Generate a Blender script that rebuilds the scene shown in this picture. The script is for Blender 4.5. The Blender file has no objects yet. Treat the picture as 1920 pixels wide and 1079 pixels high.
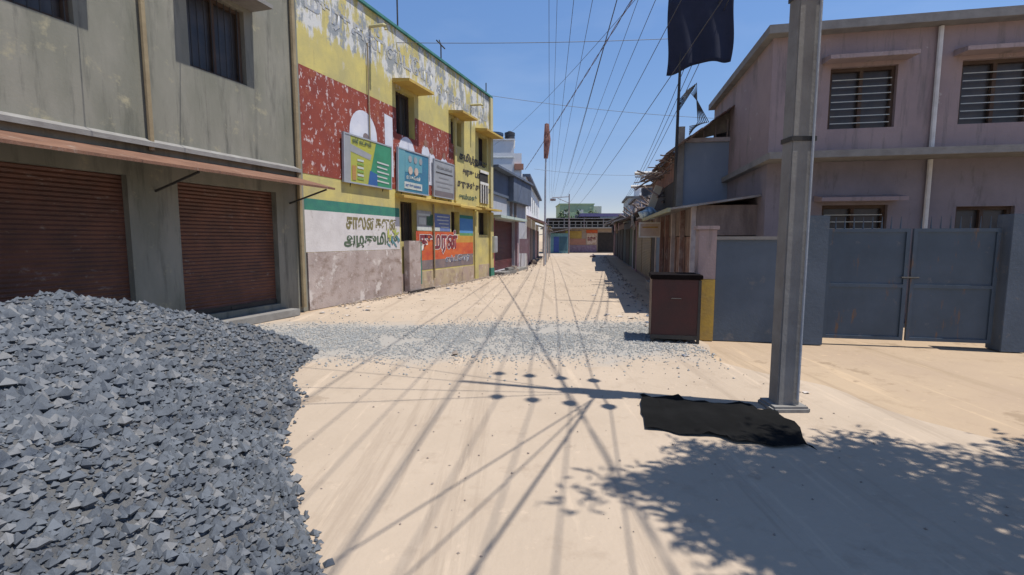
import bpy, bmesh, math, random
from mathutils import Vector, Matrix, noise as mnoise
R = math.radians
random.seed(7)
SC = bpy.context.scene
COL = SC.collection

# ------------------------------------------------------------------ camera
F = 900.0; H = 1.55; TH = R(5.68)
cd = bpy.data.cameras.new('camera'); cam = bpy.data.objects.new('camera', cd); COL.objects.link(cam)
cd.sensor_width = 36; cd.lens = 36 * F / 1920; cd.clip_end = 2000; cd.clip_start = .05
cam.location = (0, 0, H); cam.rotation_euler = (R(90) - TH, 0, 0)
SC.camera = cam
SC.view_settings.view_transform = 'Standard'; SC.view_settings.look = 'None'
SC.view_settings.gamma = 1; SC.view_settings.use_curve_mapping = False
SC.view_settings.exposure = 0.2

# ------------------------------------------------------------------ sun and sky
EL = R(70)
SUN = Vector((.9655 * math.cos(EL), -.26 * math.cos(EL), math.sin(EL)))
sd = bpy.data.lights.new('sun', 'SUN'); sd.energy = 5.0; sd.angle = R(.5); sd.color = (1, .95, .87)
so = bpy.data.objects.new('sun', sd); COL.objects.link(so)
so.rotation_euler = SUN.to_track_quat('Z', 'Y').to_euler(); so.location = SUN * 60
w = bpy.data.worlds.new('World'); SC.world = w; w.use_nodes = True
nt = w.node_tree; bg = nt.nodes['Background']
sky = nt.nodes.new('ShaderNodeTexSky'); sky.sky_type = 'NISHITA'; sky.sun_disc = False
sky.sun_elevation = EL; sky.sun_rotation = math.atan2(SUN.x, SUN.y)
sky.air_density = 1.0; sky.dust_density = .0; sky.ozone_density = 3.0
tc = nt.nodes.new('ShaderNodeTexCoord'); mp = nt.nodes.new('ShaderNodeMapping'); mp.inputs['Scale'].default_value = (2.2, 2.2, 7)
nz = nt.nodes.new('ShaderNodeTexNoise'); nz.inputs['Scale'].default_value = 2.2; nz.inputs['Detail'].default_value = 8
rp = nt.nodes.new('ShaderNodeValToRGB'); rp.color_ramp.elements[0].position = .52; rp.color_ramp.elements[1].position = .85
rp.color_ramp.elements[1].color = (.07, .07, .07, 1)
mx = nt.nodes.new('ShaderNodeMixRGB'); mx.inputs[2].default_value = (8.0, 8.6, 9.6, 1)
nt.links.new(tc.outputs['Generated'], mp.inputs[0]); nt.links.new(mp.outputs[0], nz.inputs['Vector'])
nt.links.new(nz.outputs['Fac'], rp.inputs[0]); nt.links.new(rp.outputs[0], mx.inputs[0])
sx = nt.nodes.new('ShaderNodeSeparateXYZ'); nt.links.new(tc.outputs['Generated'], sx.inputs[0])
gr = nt.nodes.new('ShaderNodeValToRGB'); e = gr.color_ramp.elements; e[0].position = .08; e[0].color = (.82, .74, .83, 1); e[1].position = .42; e[1].color = (1.0, 1.12, 1.27, 1)
q = e.new(.25); q.color = (.95, 1.0, 1.1, 1); nt.links.new(sx.outputs[2], gr.inputs[0])
ml = nt.nodes.new('ShaderNodeMixRGB'); ml.blend_type = 'MULTIPLY'; ml.inputs[0].default_value = 1
nt.links.new(sky.outputs[0], ml.inputs[1]); nt.links.new(gr.outputs[0], ml.inputs[2]); nt.links.new(ml.outputs[0], mx.inputs[1]); nt.links.new(mx.outputs[0], bg.inputs[0])
bg.inputs[1].default_value = .11

# ------------------------------------------------------------------ materials
MATS = {}
def M(name, c1, c2=None, scale=3, rough=.85, bump=.25, bscale=25, st=(1, 1, 1), grime=None, glo=.5, ghi=.7, gscale=2, gst=(1, 1, 1), metal=0, lo=.35, hi=.65, wave=None, bands=None, peel=None):
    if name in MATS: return MATS[name]
    m = bpy.data.materials.new(name); m.use_nodes = True; MATS[name] = m
    n = m.node_tree.nodes; l = m.node_tree.links; b = n['Principled BSDF']
    b.inputs['Roughness'].default_value = rough; b.inputs['Metallic'].default_value = metal
    tc = n.new('ShaderNodeTexCoord')
    def nzf(sc, stv, det=7, rg=.6):
        mp = n.new('ShaderNodeMapping'); mp.inputs['Scale'].default_value = stv
        l.new(tc.outputs['Object'], mp.inputs[0])
        t = n.new('ShaderNodeTexNoise'); t.inputs['Scale'].default_value = sc; t.inputs['Detail'].default_value = det; t.inputs['Roughness'].default_value = rg
        l.new(mp.outputs[0], t.inputs['Vector']); return t.outputs['Fac']
    def ramp(src, a, z):
        r = n.new('ShaderNodeMapRange'); r.inputs[1].default_value = a; r.inputs[2].default_value = z; l.new(src, r.inputs[0]); return r.outputs[0]
    def mix(f, a, c):
        x = n.new('ShaderNodeMixRGB'); l.new(f, x.inputs[0])
        for i, v in ((1, a), (2, c)):
            if isinstance(v, tuple): x.inputs[i].default_value = (*v, 1)
            else: l.new(v, x.inputs[i])
        return x.outputs[0]
    c2 = c2 or tuple(v * .75 for v in c1)
    if bands:   # list of (z, colour): painted colour changes at heights
        sx = n.new('ShaderNodeSeparateXYZ'); l.new(tc.outputs['Object'], sx.inputs[0])
        cur = c1
        add = n.new('ShaderNodeMath'); add.operation = 'MULTIPLY_ADD'; l.new(nzf(9, (1, 1, 1)), add.inputs[0]); add.inputs[1].default_value = .1; l.new(sx.outputs[2], add.inputs[2])
        for z, c in bands:
            cur = mix(ramp(add.outputs[0], z + .045, z + .06), cur, c)
        c1 = cur
        dk = n.new('ShaderNodeMixRGB'); dk.blend_type = 'MULTIPLY'; dk.inputs[0].default_value = 1
        l.new(c1, dk.inputs[1]); dk.inputs[2].default_value = (*c2, 1); c2 = dk.outputs[0]
    col = mix(ramp(nzf(scale, st), lo, hi), c1, c2)
    if grime: 
        for gi, gg in enumerate(grime if isinstance(grime, list) else [grime]):
            col = mix(ramp(nzf(gg[3], gg[4], 9, .7), gg[1], gg[2]), col, gg[0])
    if peel:
        sx = n.new('ShaderNodeSeparateXYZ'); l.new(tc.outputs['Object'], sx.inputs[0])
        for (z0, gain, c, sc_, st_, thr) in peel:
            q = n.new('ShaderNodeMath'); q.operation = 'MULTIPLY_ADD'; l.new(sx.outputs[2], q.inputs[0]); q.inputs[1].default_value = gain; q.inputs[2].default_value = -gain * z0
            cl = n.new('ShaderNodeClamp'); l.new(q.outputs[0], cl.inputs[0]); cl.inputs[1].default_value = -.6; cl.inputs[2].default_value = .06
            ad = n.new('ShaderNodeMath'); ad.operation = 'ADD'; l.new(cl.outputs[0], ad.inputs[0]); l.new(nzf(sc_, st_, 9, .7), ad.inputs[1])
            col = mix(ramp(ad.outputs[0], thr, thr + .05), col, c)
    l.new(col, b.inputs['Base Color'])
    h = nzf(bscale, (1, 1, 1), 5)
    if wave:
        wv = n.new('ShaderNodeTexWave'); wv.bands_direction = wave[0]; wv.inputs['Scale'].default_value = wave[1]
        wv.inputs['Distortion'].default_value = wave[2] if len(wave) > 2 else 0
        l.new(tc.outputs['Object'], wv.inputs['Vector']); 
        ad = n.new('ShaderNodeMath'); ad.operation = 'MULTIPLY_ADD'; ad.inputs[1].default_value = 2; l.new(wv.outputs['Fac'], ad.inputs[0]); l.new(h, ad.inputs[2]); h = ad.outputs[0]
    bm_ = n.new('ShaderNodeBump'); bm_.inputs['Strength'].default_value = bump; bm_.inputs['Distance'].default_value = .02
    l.new(h, bm_.inputs['Height']); l.new(bm_.outputs[0], b.inputs['Normal'])
    return m

WHT = (.55, .54, .55)
YEL = (.56, .47, .15)
m_yellow = M('yellow_wash', YEL, (.37, .32, .15), scale=1.6, bump=.3,
             grime=[((.33, .27, .13), .56, .72, 2.2, (2.5, 1, .5)), ((.48, .45, .36), .62, .7, 3.2, (1.5, 1, .7))])
PEEL = [(6.1, .35, (.55, .55, .53), .8, (2.6, 1, .8), .50), (6.0, .5, (.24, .26, .27), 1.1, (2.2, 1, 1.2), .57), (6.3, .6, (.40, .35, .15), 1.7, (2.6, 1, .6), .60)]
m_upyellow = M('yellow_wash_upper', YEL, (.40, .35, .15), scale=1.6, bump=.3, grime=[((.33, .27, .13), .56, .72, 2.2, (2.5, 1, .5)), ((.48, .45, .36), .62, .7, 3.2, (1.5, 1, .7))], peel=PEEL)
m_parapet = M('peeled_wash', (.40, .36, .17), (.33, .31, .19), scale=2.0, st=(2.5, 1, .6), bump=.35,
              grime=[((.56, .55, .52), .50, .58, 2.6, (3, 1, .8)), ((.20, .23, .27), .55, .68, 1.7, (1.6, 1, 1.6)), ((.5, .4, .16), .6, .66, 4, (2.6, 1, .5)), ((.16, .32, .26), .66, .72, 2.0, (1, 1, 3))])
m_lower = M('lower_wash', (.44, .37, .34), (.30, .24, .22), scale=1.1, bump=.4, grime=[((.20, .14, .11), .5, .68, 2.4, (1, 1, 1.6)), ((.55, .50, .47), .55, .62, 2.3, (1, 1, .8)), ((.26, .22, .2), .62, .66, 7, (1, 1, 1))])
m_whitewash = M('whitewash', (.60, .57, .56), (.5, .47, .46), scale=2, grime=((.35, .31, .28), .58, .75, 3, (1.5, 1, .7)))
m_greenpaint = M('green_paint', (.04, .20, .13), (.03, .14, .12), grime=((.20, .24, .18), .6, .75, 5, (1, 1, 1)))
m_redmural = M('red_mural', (.26, .05, .028), (.19, .035, .025), scale=1.5, bump=.2,
               grime=[((.50, .40, .39), .565, .60, 5.5, (1.6, 1, 1.0)), ((.34, .11, .05), .55, .7, 1.4, (1, 1, 1))])
m_mwhite = M('mural_white', (.62, .62, .66), (.50, .52, .60), scale=2.2, grime=((.35, .3, .33), .62, .72, 7, (1, 1, 1)))
m_orange = M('orange_mural', (.56, .13, .03), (.42, .06, .03), scale=1.6, st=(1, 1, 2), grime=((.45, .30, .2), .6, .72, 4, (1, 1, 1)))
m_greyband = M('grey_mural', (.22, .16, .15), (.14, .12, .13), scale=3, grime=((.4, .36, .33), .6, .7, 5, (1, 1, 1)))
m_black = M('black_paint', (.025, .022, .02), (.06, .05, .045), scale=8)
m_dkgreen = M('dark_green_paint', (.05, .09, .055), (.10, .13, .08), scale=8)
m_olive = M('olive_paint', (.12, .10, .04), (.24, .21, .09), scale=8)
m_redpaint = M('dark_red_paint', (.20, .025, .03), (.13, .03, .05), scale=6)
m_wpaint = M('white_paint', (.7, .68, .64), (.58, .56, .52), scale=6)
m_dark = M('near_black', (.035, .028, .025), (.02, .018, .016))  # near-black; wall panels of it paint the shade inside openings and the gallery
m_glass = M('dirty_pane', (.03, .028, .03), (.06, .05, .045), rough=.35, bump=.05)
m_ochre_trim = M('ochre_trim', (.52, .38, .09), (.42, .27, .07), scale=2, grime=((.2, .15, .08), .6, .72, 4, (1, 1, 1)))
m_teal = M('teal_coping', (.03, .14, .14), (.05, .2, .17), grime=((.25, .25, .2), .6, .7, 5, (1, 1, 1)))
m_cement = M('weathered_cement', (.24, .23, .19), (.16, .16, .125), scale=1.1, st=(1.5, 1, .5), bump=.12,
             grime=[((.07, .072, .06), .52, .74, 1.6, (3, 1, .35)), ((.33, .30, .20), .58, .7, 2.4, (1, 1, 1))])
m_concrete = M('grey_concrete', (.24, .235, .22), (.18, .17, .16), scale=4, bump=.2)
m_rust = M('rusty_sheet', (.13, .06, .035), (.20, .10, .06), scale=2.5, rough=.7, bump=.3, grime=((.28, .22, .18), .58, .72, 5, (1, 1, .5)), wave=('X', 4.0))
m_tin = M('corrugated_tin', (.30, .30, .30), (.22, .2, .19), scale=2, rough=.55, metal=.3, bump=.6, grime=((.22, .12, .07), .55, .75, 2.5, (1, 1, 1)), wave=('X', 6.0))
m_shut_brown = M('brown_shutter', (.16, .065, .04), (.10, .045, .03), scale=3, rough=.6, wave=('Z', 5.0), bump=.7, grime=((.3, .24, .2), .6, .75, 4, (1, 1, 2)))
m_maroon = M('maroon_shutter', (.11, .02, .022), (.07, .018, .018), scale=2, rough=.6, wave=('Z', 5.0), bump=.6, grime=((.16, .1, .09), .58, .78, 3, (1, 1, 2)))
m_maroonp = M('maroon_pillar', (.26, .04, .06), (.18, .03, .05), scale=3)
m_box = M('maroon_box', (.062, .011, .010), (.032, .010, .009), scale=2.2, rough=.55, bump=.15, grime=((.07, .045, .04), .6, .8, 5, (1, 1, 1)))
m_lid = M('black_lid', (.006, .004, .004), (.010, .007, .007), rough=1)
m_lid.node_tree.nodes['Principled BSDF'].inputs['Specular IOR Level'].default_value = .1
m_blackiron = M('black_iron', (.02, .02, .02), (.04, .035, .03), rough=.6)
m_lilac = M('lilac_wall', (.40, .40, .44), (.32, .32, .35), scale=1.2, grime=((.25, .23, .23), .56, .72, 3, (2, 1, .5)))
m_white = M('white_wall', (.78, .78, .77), (.70, .70, .69), scale=1, grime=((.42, .40, .37), .58, .75, 2.4, (2, 1, .5)))
m_bluegrey = M('blue_grey_wall', (.10, .125, .18), (.075, .095, .135), scale=1.5)
m_mauve = M('mauve_wall', (.34, .22, .25), (.26, .17, .19), scale=2, grime=((.4, .36, .36), .56, .7, 3, (2, 1, .6)))
m_palegreen = M('pale_green_wall', (.34, .46, .28), (.28, .40, .25), scale=.5)
m_kblue = M('blue_door_paint', (.05, .09, .30), (.04, .07, .22))
m_kteal = M('teal_sheet', (.13, .28, .30), (.09, .20, .23), rough=.6)
m_salmon = M('salmon_wall', (.42, .20, .13), (.34, .17, .12))
m_och = M('ochre_wall', (.45, .30, .07), (.36, .23, .06))
m_purple = M('purple_wall', (.20, .12, .17), (.28, .22, .26), scale=4)
m_wood = M('old_timber', (.26, .15, .12), (.16, .09, .07), scale=5, st=(1, 1, .3), bump=.5, wave=('X', 3.2, .5), grime=((.36, .29, .26), .52, .68, 3.5, (1, 1, .5)))
m_wood2 = M('grey_timber', (.24, .19, .17), (.14, .11, .10), scale=6, st=(1, 1, .25), bump=.5, wave=('X', 3.2, .5))
m_sheet = M('blue_grey_sheet', (.24, .29, .36), (.20, .25, .32), scale=1, rough=.5, bump=.08, grime=((.36, .4, .43), .6, .8, 2, (1, 1, .3)))
m_tile = M('clay_tile', (.17, .085, .06), (.10, .07, .06), scale=5, bump=.8, grime=((.05, .045, .04), .5, .62, 3, (1, 1, 1)), wave=('X', 5.0, .4))
m_ochreshut = M('ochre_shutter', (.20, .15, .07), (.15, .115, .06), scale=2, wave=('Z', 5.0), bump=.5, rough=.6)
m_bluedoor = M('blue_leaf', (.045, .11, .21), (.03, .08, .16), scale=3, rough=.6)
m_cream = M('cream_board', (.55, .45, .36), (.46, .36, .31), scale=4)
m_postlight = M('pale_post', (.45, .40, .38), (.34, .29, .28), scale=5)
m_yelpost = M('yellow_post', (.5, .33, .06), (.38, .26, .08), scale=5)
m_pinkwall = M('pink_wall', (.34, .26, .25), (.27, .21, .21), scale=1, grime=[((.16, .14, .13), .52, .70, 1.6, (3.5, 1, .35)), ((.42, .38, .35), .62, .66, 3, (1, 1, 1))])
m_slate = M('slate_blue_gate', (.055, .085, .125), (.04, .065, .095), scale=2, rough=.55, bump=.3, bscale=3, grime=[((.13, .08, .055), .58, .66, 3, (2.5, 1, .5)), ((.14, .14, .15), .6, .75, 6, (1, 1, 1))])
m_slatewall = M('slate_blue_wall', (.10, .13, .17), (.075, .10, .13), scale=1.4, grime=((.2, .19, .18), .6, .75, 3, (1, 1, 1)))
m_blackcloth = M('black_cloth', (.012, .016, .035), (.018, .022, .045), scale=3, rough=.95, bump=.1)
m_blackpatch = M('matte_black', (.006, .006, .006), (.010, .010, .010), scale=3, rough=1, bump=.3, bscale=6)
m_blackpatch.node_tree.nodes['Principled BSDF'].inputs['Specular IOR Level'].default_value = .1
m_wire = M('wire_black', (.03, .03, .035), (.05, .05, .05), rough=.6)
m_ceramic = M('ceramic', (.35, .3, .26), (.2, .12, .08), rough=.4)
m_steelpole = M('pale_steel', (.35, .38, .42), (.28, .3, .33), rough=.6)
m_tank = M('black_tank', (.02, .022, .03), (.035, .035, .045), rough=.5)
m_bluetank = M('navy_tank', (.015, .035, .085), (.02, .05, .10), rough=.5)
m_flag = M('brown_flag', (.30, .15, .12), (.13, .05, .04), scale=4, rough=.9)
m_bark = M('bark', (.14, .10, .075), (.08, .06, .045), scale=8, bump=.8)
def leafmat(name, a, b_):
    m = M(name, a, b_, scale=1.2, rough=.6, bump=.05)
    return m
m_leaf = leafmat('leaf_green', (.05, .10, .025), (.09, .15, .04))
m_leafd = leafmat('leaf_dark', (.03, .06, .025), (.06, .10, .035))
m_stone = M('blue_metal_stone', (.33, .33, .315), (.22, .225, .225), scale=9, bump=.2)
m_stonedark = M('dark_blue_metal', (.115, .13, .15), (.065, .075, .09), scale=7, bump=.3, grime=((.26, .25, .23), .62, .75, 6, (1, 1, 1)))
m_rubble = M('pale_rubble', (.32, .27, .22), (.2, .16, .14), scale=6, bump=.4)

# ------------------------------------------------------------------ mesh helpers
class MB:
    def __init__(s): s.bm = bmesh.new()
    def quad(s, a, b, c, d): 
        vs = [s.bm.verts.new(p) for p in (a, b, c, d)]; s.bm.faces.new(vs); return s
    def box(s, x0, x1, y0, y1, z0, z1):
        v = [s.bm.verts.new((x, y, z)) for x in (x0, x1) for y in (y0, y1) for z in (z0, z1)]
        for f in ((0, 1, 3, 2), (4, 6, 7, 5), (0, 4, 5, 1), (2, 3, 7, 6), (0, 2, 6, 4), (1, 5, 7, 3)): s.bm.faces.new([v[i] for i in f])
        return s
    def poly(s, pts, d):      # pts 3D loop, d extrude vector
        d = Vector(d); a = [s.bm.verts.new(p) for p in pts]; b = [s.bm.verts.new(Vector(p) + d) for p in pts]; n = len(pts)
        s.bm.faces.new(a[::-1]); s.bm.faces.new(b)
        for i in range(n): s.bm.faces.new((a[i], a[(i + 1) % n], b[(i + 1) % n], b[i]))
        return s
    def tube(s, pts, r, n=6, cap=True):
        pts = [Vector(p) for p in pts]; rings = []
        rs = r if isinstance(r, (list, tuple)) else [r] * len(pts)
        for i, p in enumerate(pts):
            t = (pts[min(i + 1, len(pts) - 1)] - pts[max(i - 1, 0)]).normalized()
            a = t.orthogonal().normalized() if abs(t.z) > .9 else t.cross(Vector((0, 0, 1))).normalized()
            if abs(t.z) > .9: a = (Vector((1, 0, 0)) - t * t.x).normalized()
            b = t.cross(a)
            rings.append([s.bm.verts.new(p + (a * math.cos(2 * math.pi * k / n) + b * math.sin(2 * math.pi * k / n)) * rs[i]) for k in range(n)])
        for i in range(len(rings) - 1):
            for k in range(n): s.bm.faces.new((rings[i][k], rings[i][(k + 1) % n], rings[i + 1][(k + 1) % n], rings[i + 1][k]))
        if cap: s.bm.faces.new(rings[0][::-1]); s.bm.faces.new(rings[-1])
        return s
    def stone(s, p, r, flat=.7):
        ph = [random.uniform(.7, 1.2) for _ in range(6)]; a = random.uniform(0, 6.28); ca, sa = math.cos(a), math.sin(a)
        v = []
        for i, (x, y, z) in enumerate(((1, 0, 0), (0, 1, 0), (-1, 0, 0), (0, -1, 0), (0.2, .1, 1), (0, 0, -1))):
            x, y, z = x * ph[i] * r, y * ph[i] * r * .8, z * ph[i] * r * flat
            v.append(s.bm.verts.new((p[0] + x * ca - y * sa, p[1] + x * sa + y * ca, p[2] + z)))
        for i in range(4):
            s.bm.faces.new((v[i], v[(i + 1) % 4], v[4])); s.bm.faces.new((v[(i + 1) % 4], v[i], v[5]))
        return s
    def build(s, name, mat, parent=None, bevel=0, smooth=False):
        me = bpy.data.meshes.new(name)
        bmesh.ops.recalc_face_normals(s.bm, faces=s.bm.faces)
        if bevel: bmesh.ops.bevel(s.bm, geom=s.bm.edges[:] , offset=bevel, segments=2, affect='EDGES')
        s.bm.to_mesh(me); s.bm.free()
        me.materials.append(mat)
        if smooth:
            for p in me.polygons: p.use_smooth = True
        o = bpy.data.objects.new(name, me); COL.objects.link(o)
        if parent: o.parent = parent
        return o
def tag(o, label=None, cat=None, group=None, kind=None):
    if label: o['label'] = label
    if cat: o['category'] = cat
    if group: o['group'] = group
    if kind: o['kind'] = kind
    return o
def empty(name, loc, rz=0, label=None, cat=None, group=None):
    o = bpy.data.objects.new(name, None); COL.objects.link(o); o.location = loc; o.rotation_euler = (0, 0, rz); o.empty_display_size = .3
    return tag(o, label, cat, group)
def copy_tree(o, parent=None):
    c = o.copy(); COL.objects.link(c); c.parent = parent
    for ch in [x for x in COL.objects if x.parent == o]: copy_tree(ch, c)
    return c
def box(name, mat, parent, *a, bevel=0): return MB().box(*a).build(name, mat, parent, bevel)
def holed_wall(s0, s1, z0, z1, holes, depth, y=0, ydir=1, thick=.3):
    """front at y, solid behind; holes = (a,b,c,d) with reveals of given depth"""
    mb = MB(); xs = sorted({s0, s1, *[h[0] for h in holes], *[h[1] for h in holes]}); zs = sorted({z0, z1, *[h[2] for h in holes], *[h[3] for h in holes]})
    for i in range(len(xs) - 1):
        for j in range(len(zs) - 1):
            cx, cz = (xs[i] + xs[i + 1]) / 2, (zs[j] + zs[j + 1]) / 2
            if any(h[0] < cx < h[1] and h[2] < cz < h[3] for h in holes): continue
            mb.quad((xs[i], y, zs[j]), (xs[i + 1], y, zs[j]), (xs[i + 1], y, zs[j + 1]), (xs[i], y, zs[j + 1]))
    yb = y + ydir * depth
    for a, b, c, d in holes:
        mb.quad((a, y, c), (a, yb, c), (a, yb, d), (a, y, d)); mb.quad((b, y, c), (b, yb, c), (b, yb, d), (b, y, d))
        mb.quad((a, y, c), (b, y, c), (b, yb, c), (a, yb, c)); mb.quad((a, y, d), (b, y, d), (b, yb, d), (a, yb, d))
        mb.quad((a, yb, c), (b, yb, c), (b, yb, d), (a, yb, d))
    yt = y + ydir * thick
    mb.quad((s0, y, z0), (s0, yt, z0), (s0, yt, z1), (s0, y, z1)); mb.quad((s1, y, z0), (s1, yt, z0), (s1, yt, z1), (s1, y, z1))
    mb.quad((s0, y, z1), (s1, y, z1), (s1, yt, z1), (s0, yt, z1))
    mb.quad((s0, yt, z0), (s1, yt, z0), (s1, yt, z1), (s0, yt, z1))
    return mb
def text(name, body, mat, parent, x, y, z, h, width=None, bold=.02, flip=False, slant=0, depth=.004, rise=0):
    """lettering in the local XZ plane facing -Y (flip: facing +Y)"""
    c = bpy.data.curves.new(name, 'FONT'); c.body = body; c.size = 1; c.offset = bold; c.resolution_u = 3; c.extrude = 0; c.shear = slant
    o = bpy.data.objects.new(name, c); COL.objects.link(o); bpy.context.view_layer.update()
    me = bpy.data.meshes.new_from_object(o.evaluated_get(bpy.context.evaluated_depsgraph_get()))
    bpy.data.objects.remove(o)
    if not me.vertices: return None
    xs = [v.co.x for v in me.vertices]; ys = [v.co.y for v in me.vertices]
    k = h / (max(ys) - min(ys)); kx = width / (max(xs) - min(xs)) if width else k
    x0, y0 = min(xs), min(ys)
    for v in me.vertices:
        a = (v.co.x - x0) * kx; b = (v.co.y - y0) * k + rise * a
        v.co = (x - a, y, z + b) if flip else (x + a, y, z + b)
    me.materials.clear(); me.materials.append(mat)
    o = bpy.data.objects.new(name, me); COL.objects.link(o); o.parent = parent
    return o
def wire(a, b, sag, r, label, group='overhead wires above the street', n=14, name='overhead_wire', mat=None):
    a, b = Vector(a), Vector(b); pts = []
    for i in range(n + 1):
        t = i / n; p = a.lerp(b, t); p.z -= sag * 4 * t * (1 - t); pts.append(p)
    o = MB().tube(pts, r, 5).build(name, mat or m_wire)
    return tag(o, label, 'wire', group)

# ------------------------------------------------------------------ ground, road
def groundmat(name, c1, c2, edge=None, patch=False):
    m = M(name, c1, c2, scale=.7, rough=.95, bump=.35, bscale=14, grime=[((c1[0]*.78, c1[1]*.76, c1[2]*.74), .55, .72, 2.5, (1, 1, 1)), ((c1[0]*1.12, c1[1]*1.1, c1[2]*1.08), .6, .7, 6, (1, 1, 1)), ((c1[0]*.6, c1[1]*.6, c1[2]*.6), .66, .74, 22, (1, 1, 1)), ((c1[0]*.80, c1[1]*.79, c1[2]*.78), .54, .62, 1.5, (1.6, .07, 1)), ((c1[0]*1.13, c1[1]*1.12, c1[2]*1.1), .58, .66, 2.2, (1.5, .12, 1)), ((c1[0]*.72, c1[1]*.70, c1[2]*.68), .60, .64, .8, (1, 1, 1))])
    if patch:   # grey stone-dust spill in a band across the road, ragged edge
        n = m.node_tree.nodes; l = m.node_tree.links; b = n['Principled BSDF']
        src = b.inputs['Base Color'].links[0].from_socket
        tc = n.new('ShaderNodeTexCoord'); sx = n.new('ShaderNodeSeparateXYZ'); l.new(tc.outputs['Object'], sx.inputs[0])
        t = n.new('ShaderNodeTexNoise'); t.inputs['Scale'].default_value = 1.1; t.inputs['Detail'].default_value = 9; t.inputs['Roughness'].default_value = .65; l.new(tc.outputs['Object'], t.inputs['Vector'])
        def math_(op, a, c, d=None):
            q = n.new('ShaderNodeMath'); q.operation = op
            for i, v in enumerate((a, c, d)):
                if v is None: continue
                if isinstance(v, (int, float)): q.inputs[i].default_value = v
                else: l.new(v, q.inputs[i])
            return q.outputs[0]
        # centre line of the band runs y = 7.6 + .12x ; half width ~1.5
        cy = math_('MULTIPLY_ADD', sx.outputs[0], -.05, -7.55)
        dd = math_('ABSOLUTE', math_('ADD', sx.outputs[1], cy), 0)
        dd = math_('MULTIPLY_ADD', t.outputs['Fac'], 2.4, dd)
        mr = n.new('ShaderNodeMapRange'); mr.inputs[1].default_value = 2.9; mr.inputs[2].default_value = 2.2; l.new(dd, mr.inputs[0])
        rt = n.new('ShaderNodeMapRange'); rt.inputs[1].default_value = 2.9; rt.inputs[2].default_value = 2.4; l.new(sx.outputs[0], rt.inputs[0])
        f = math_('MULTIPLY', mr.outputs[0], rt.outputs[0]); f = math_('MULTIPLY', f, .9)
        x = n.new('ShaderNodeMixRGB'); l.new(f, x.inputs[0]); l.new(src, x.inputs[1]); x.inputs[2].default_value = (.30, .285, .26, 1); l.new(x.outputs[0], b.inputs['Base Color'])
    return m
m_dirt = groundmat('sandy_dirt', (.40, .30, .20), (.35, .26, .18))
m_road = groundmat('pale_concrete_road', (.42, .337, .255), (.375, .30, .225), patch=True)
g = MB().quad((-400, -400, -.012), (400, -400, -.012), (400, 400, -.012), (-400, 400, -.012)).build('ground', m_dirt); tag(g, kind='structure')
# road sheet between the frontages, ragged edges
LEFT = [(-7.9, -12), (-7.6, 0), (-6.0, 5.0), (-3.9, 11.3), (-2.6, 14.6), (-1.0, 19.6), (.2, 25.2), (1.5, 35), (2.6, 46), (3.0, 57)]
RIGHT = [(7.5, -12), (5.5, 0), (2.9, 5.5), (2.7, 8.0), (3.2, 12), (4.2, 18), (5.8, 28), (8.1, 42), (10.4, 52), (12.0, 57)]
def interp(P, y):
    for (x0, y0), (x1, y1) in zip(P, P[1:]):
        if y0 <= y <= y1: return x0 + (x1 - x0) * (y - y0) / (y1 - y0)
mb = MB(); prev = None
y = -12.0
while y <= 57:
    a = interp(LEFT, y) + .25 * mnoise.noise(Vector((y * .9, 0, 1))); b = interp(RIGHT, y) + .3 * mnoise.noise(Vector((y * .9, 5, 1)))
    cur = (a, b, y)
    if prev: mb.quad((prev[0], prev[2], 0), (prev[1], prev[2], 0), (b, y, 0), (a, y, 0))
    prev = cur; y += .25
tag(mb.build('road', m_road), kind='structure')

# gravel spill across the road
mb = MB(); mb2 = MB()
for i in range(30000):
    x = random.uniform(-5.0, 2.75)
    y = 7.55 + .05 * x + random.gauss(0, .7)
    dn = mnoise.noise(Vector((x * .9, y * 1.1, 3.3))) + .5 * mnoise.noise(Vector((x * 3, y * 3, 9)))
    if random.random() > .68 + 1.5 * dn: continue
    r = random.choice((.006, .008, .010, .012, .015, .021)) * random.uniform(.7, 1.3)
    mb.stone((x, y, r * .3), r)
o = mb.build('road_gravel', m_stone); tag(o, 'grey crushed stones spilled across the road in a band', 'gravel', kind='stuff')
for i in range(1500):   # thin scatter elsewhere
    x = random.uniform(-5, 3); y = random.uniform(2.2, 22)
    if x < interp(LEFT, y) or x > interp(RIGHT, y): continue
    r = random.uniform(.004, .012) * (1 + y * .04)
    mb2.stone((x, y, r * .3), r)
tag(mb2.build('road_pebbles', m_rubble), 'tiny pale pebbles scattered thinly over the concrete road', 'pebbles', kind='stuff')
# rubble along wall feet
mb = MB()
for i in range(900):
    t = random.random(); s = random.uniform(-.5, 9.6)
    n_ = abs(random.gauss(0, .22)) + .03
    px = -4.11 + .3357 * s + .942 * n_; py = 11.58 + .942 * s - .3357 * n_
    r = random.uniform(.01, .04) * (1.3 if random.random() < .1 else 1)
    mb.stone((px, py, r * .3), r)
tag(mb.build('wall_rubble', m_rubble), 'pale broken rubble and grit along the foot of the yellow building', 'rubble', kind='stuff')
mb = MB()
for i in range(500):
    s = random.uniform(20.8, 45); x = interp(LEFT, s) + abs(random.gauss(0, .35)); r = random.uniform(.02, .08)
    mb.stone((x, s, r * .3), r)
for i in range(350):
    s = random.uniform(8, 45); x = interp(RIGHT, s) - abs(random.gauss(0, .3)) + .2; r = random.uniform(.01, .05)
    mb.stone((x, s, r * .3), r)
tag(mb.build('street_rubble', m_rubble), 'loose stones and grit along both edges of the far street', 'rubble', kind='stuff')
tag(MB().stone((-.77, 6.35, .03), .075, .5).build('loose_brick', m_rubble), 'single reddish brown stone lying alone at the near edge of the gravel', 'stone')
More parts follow.
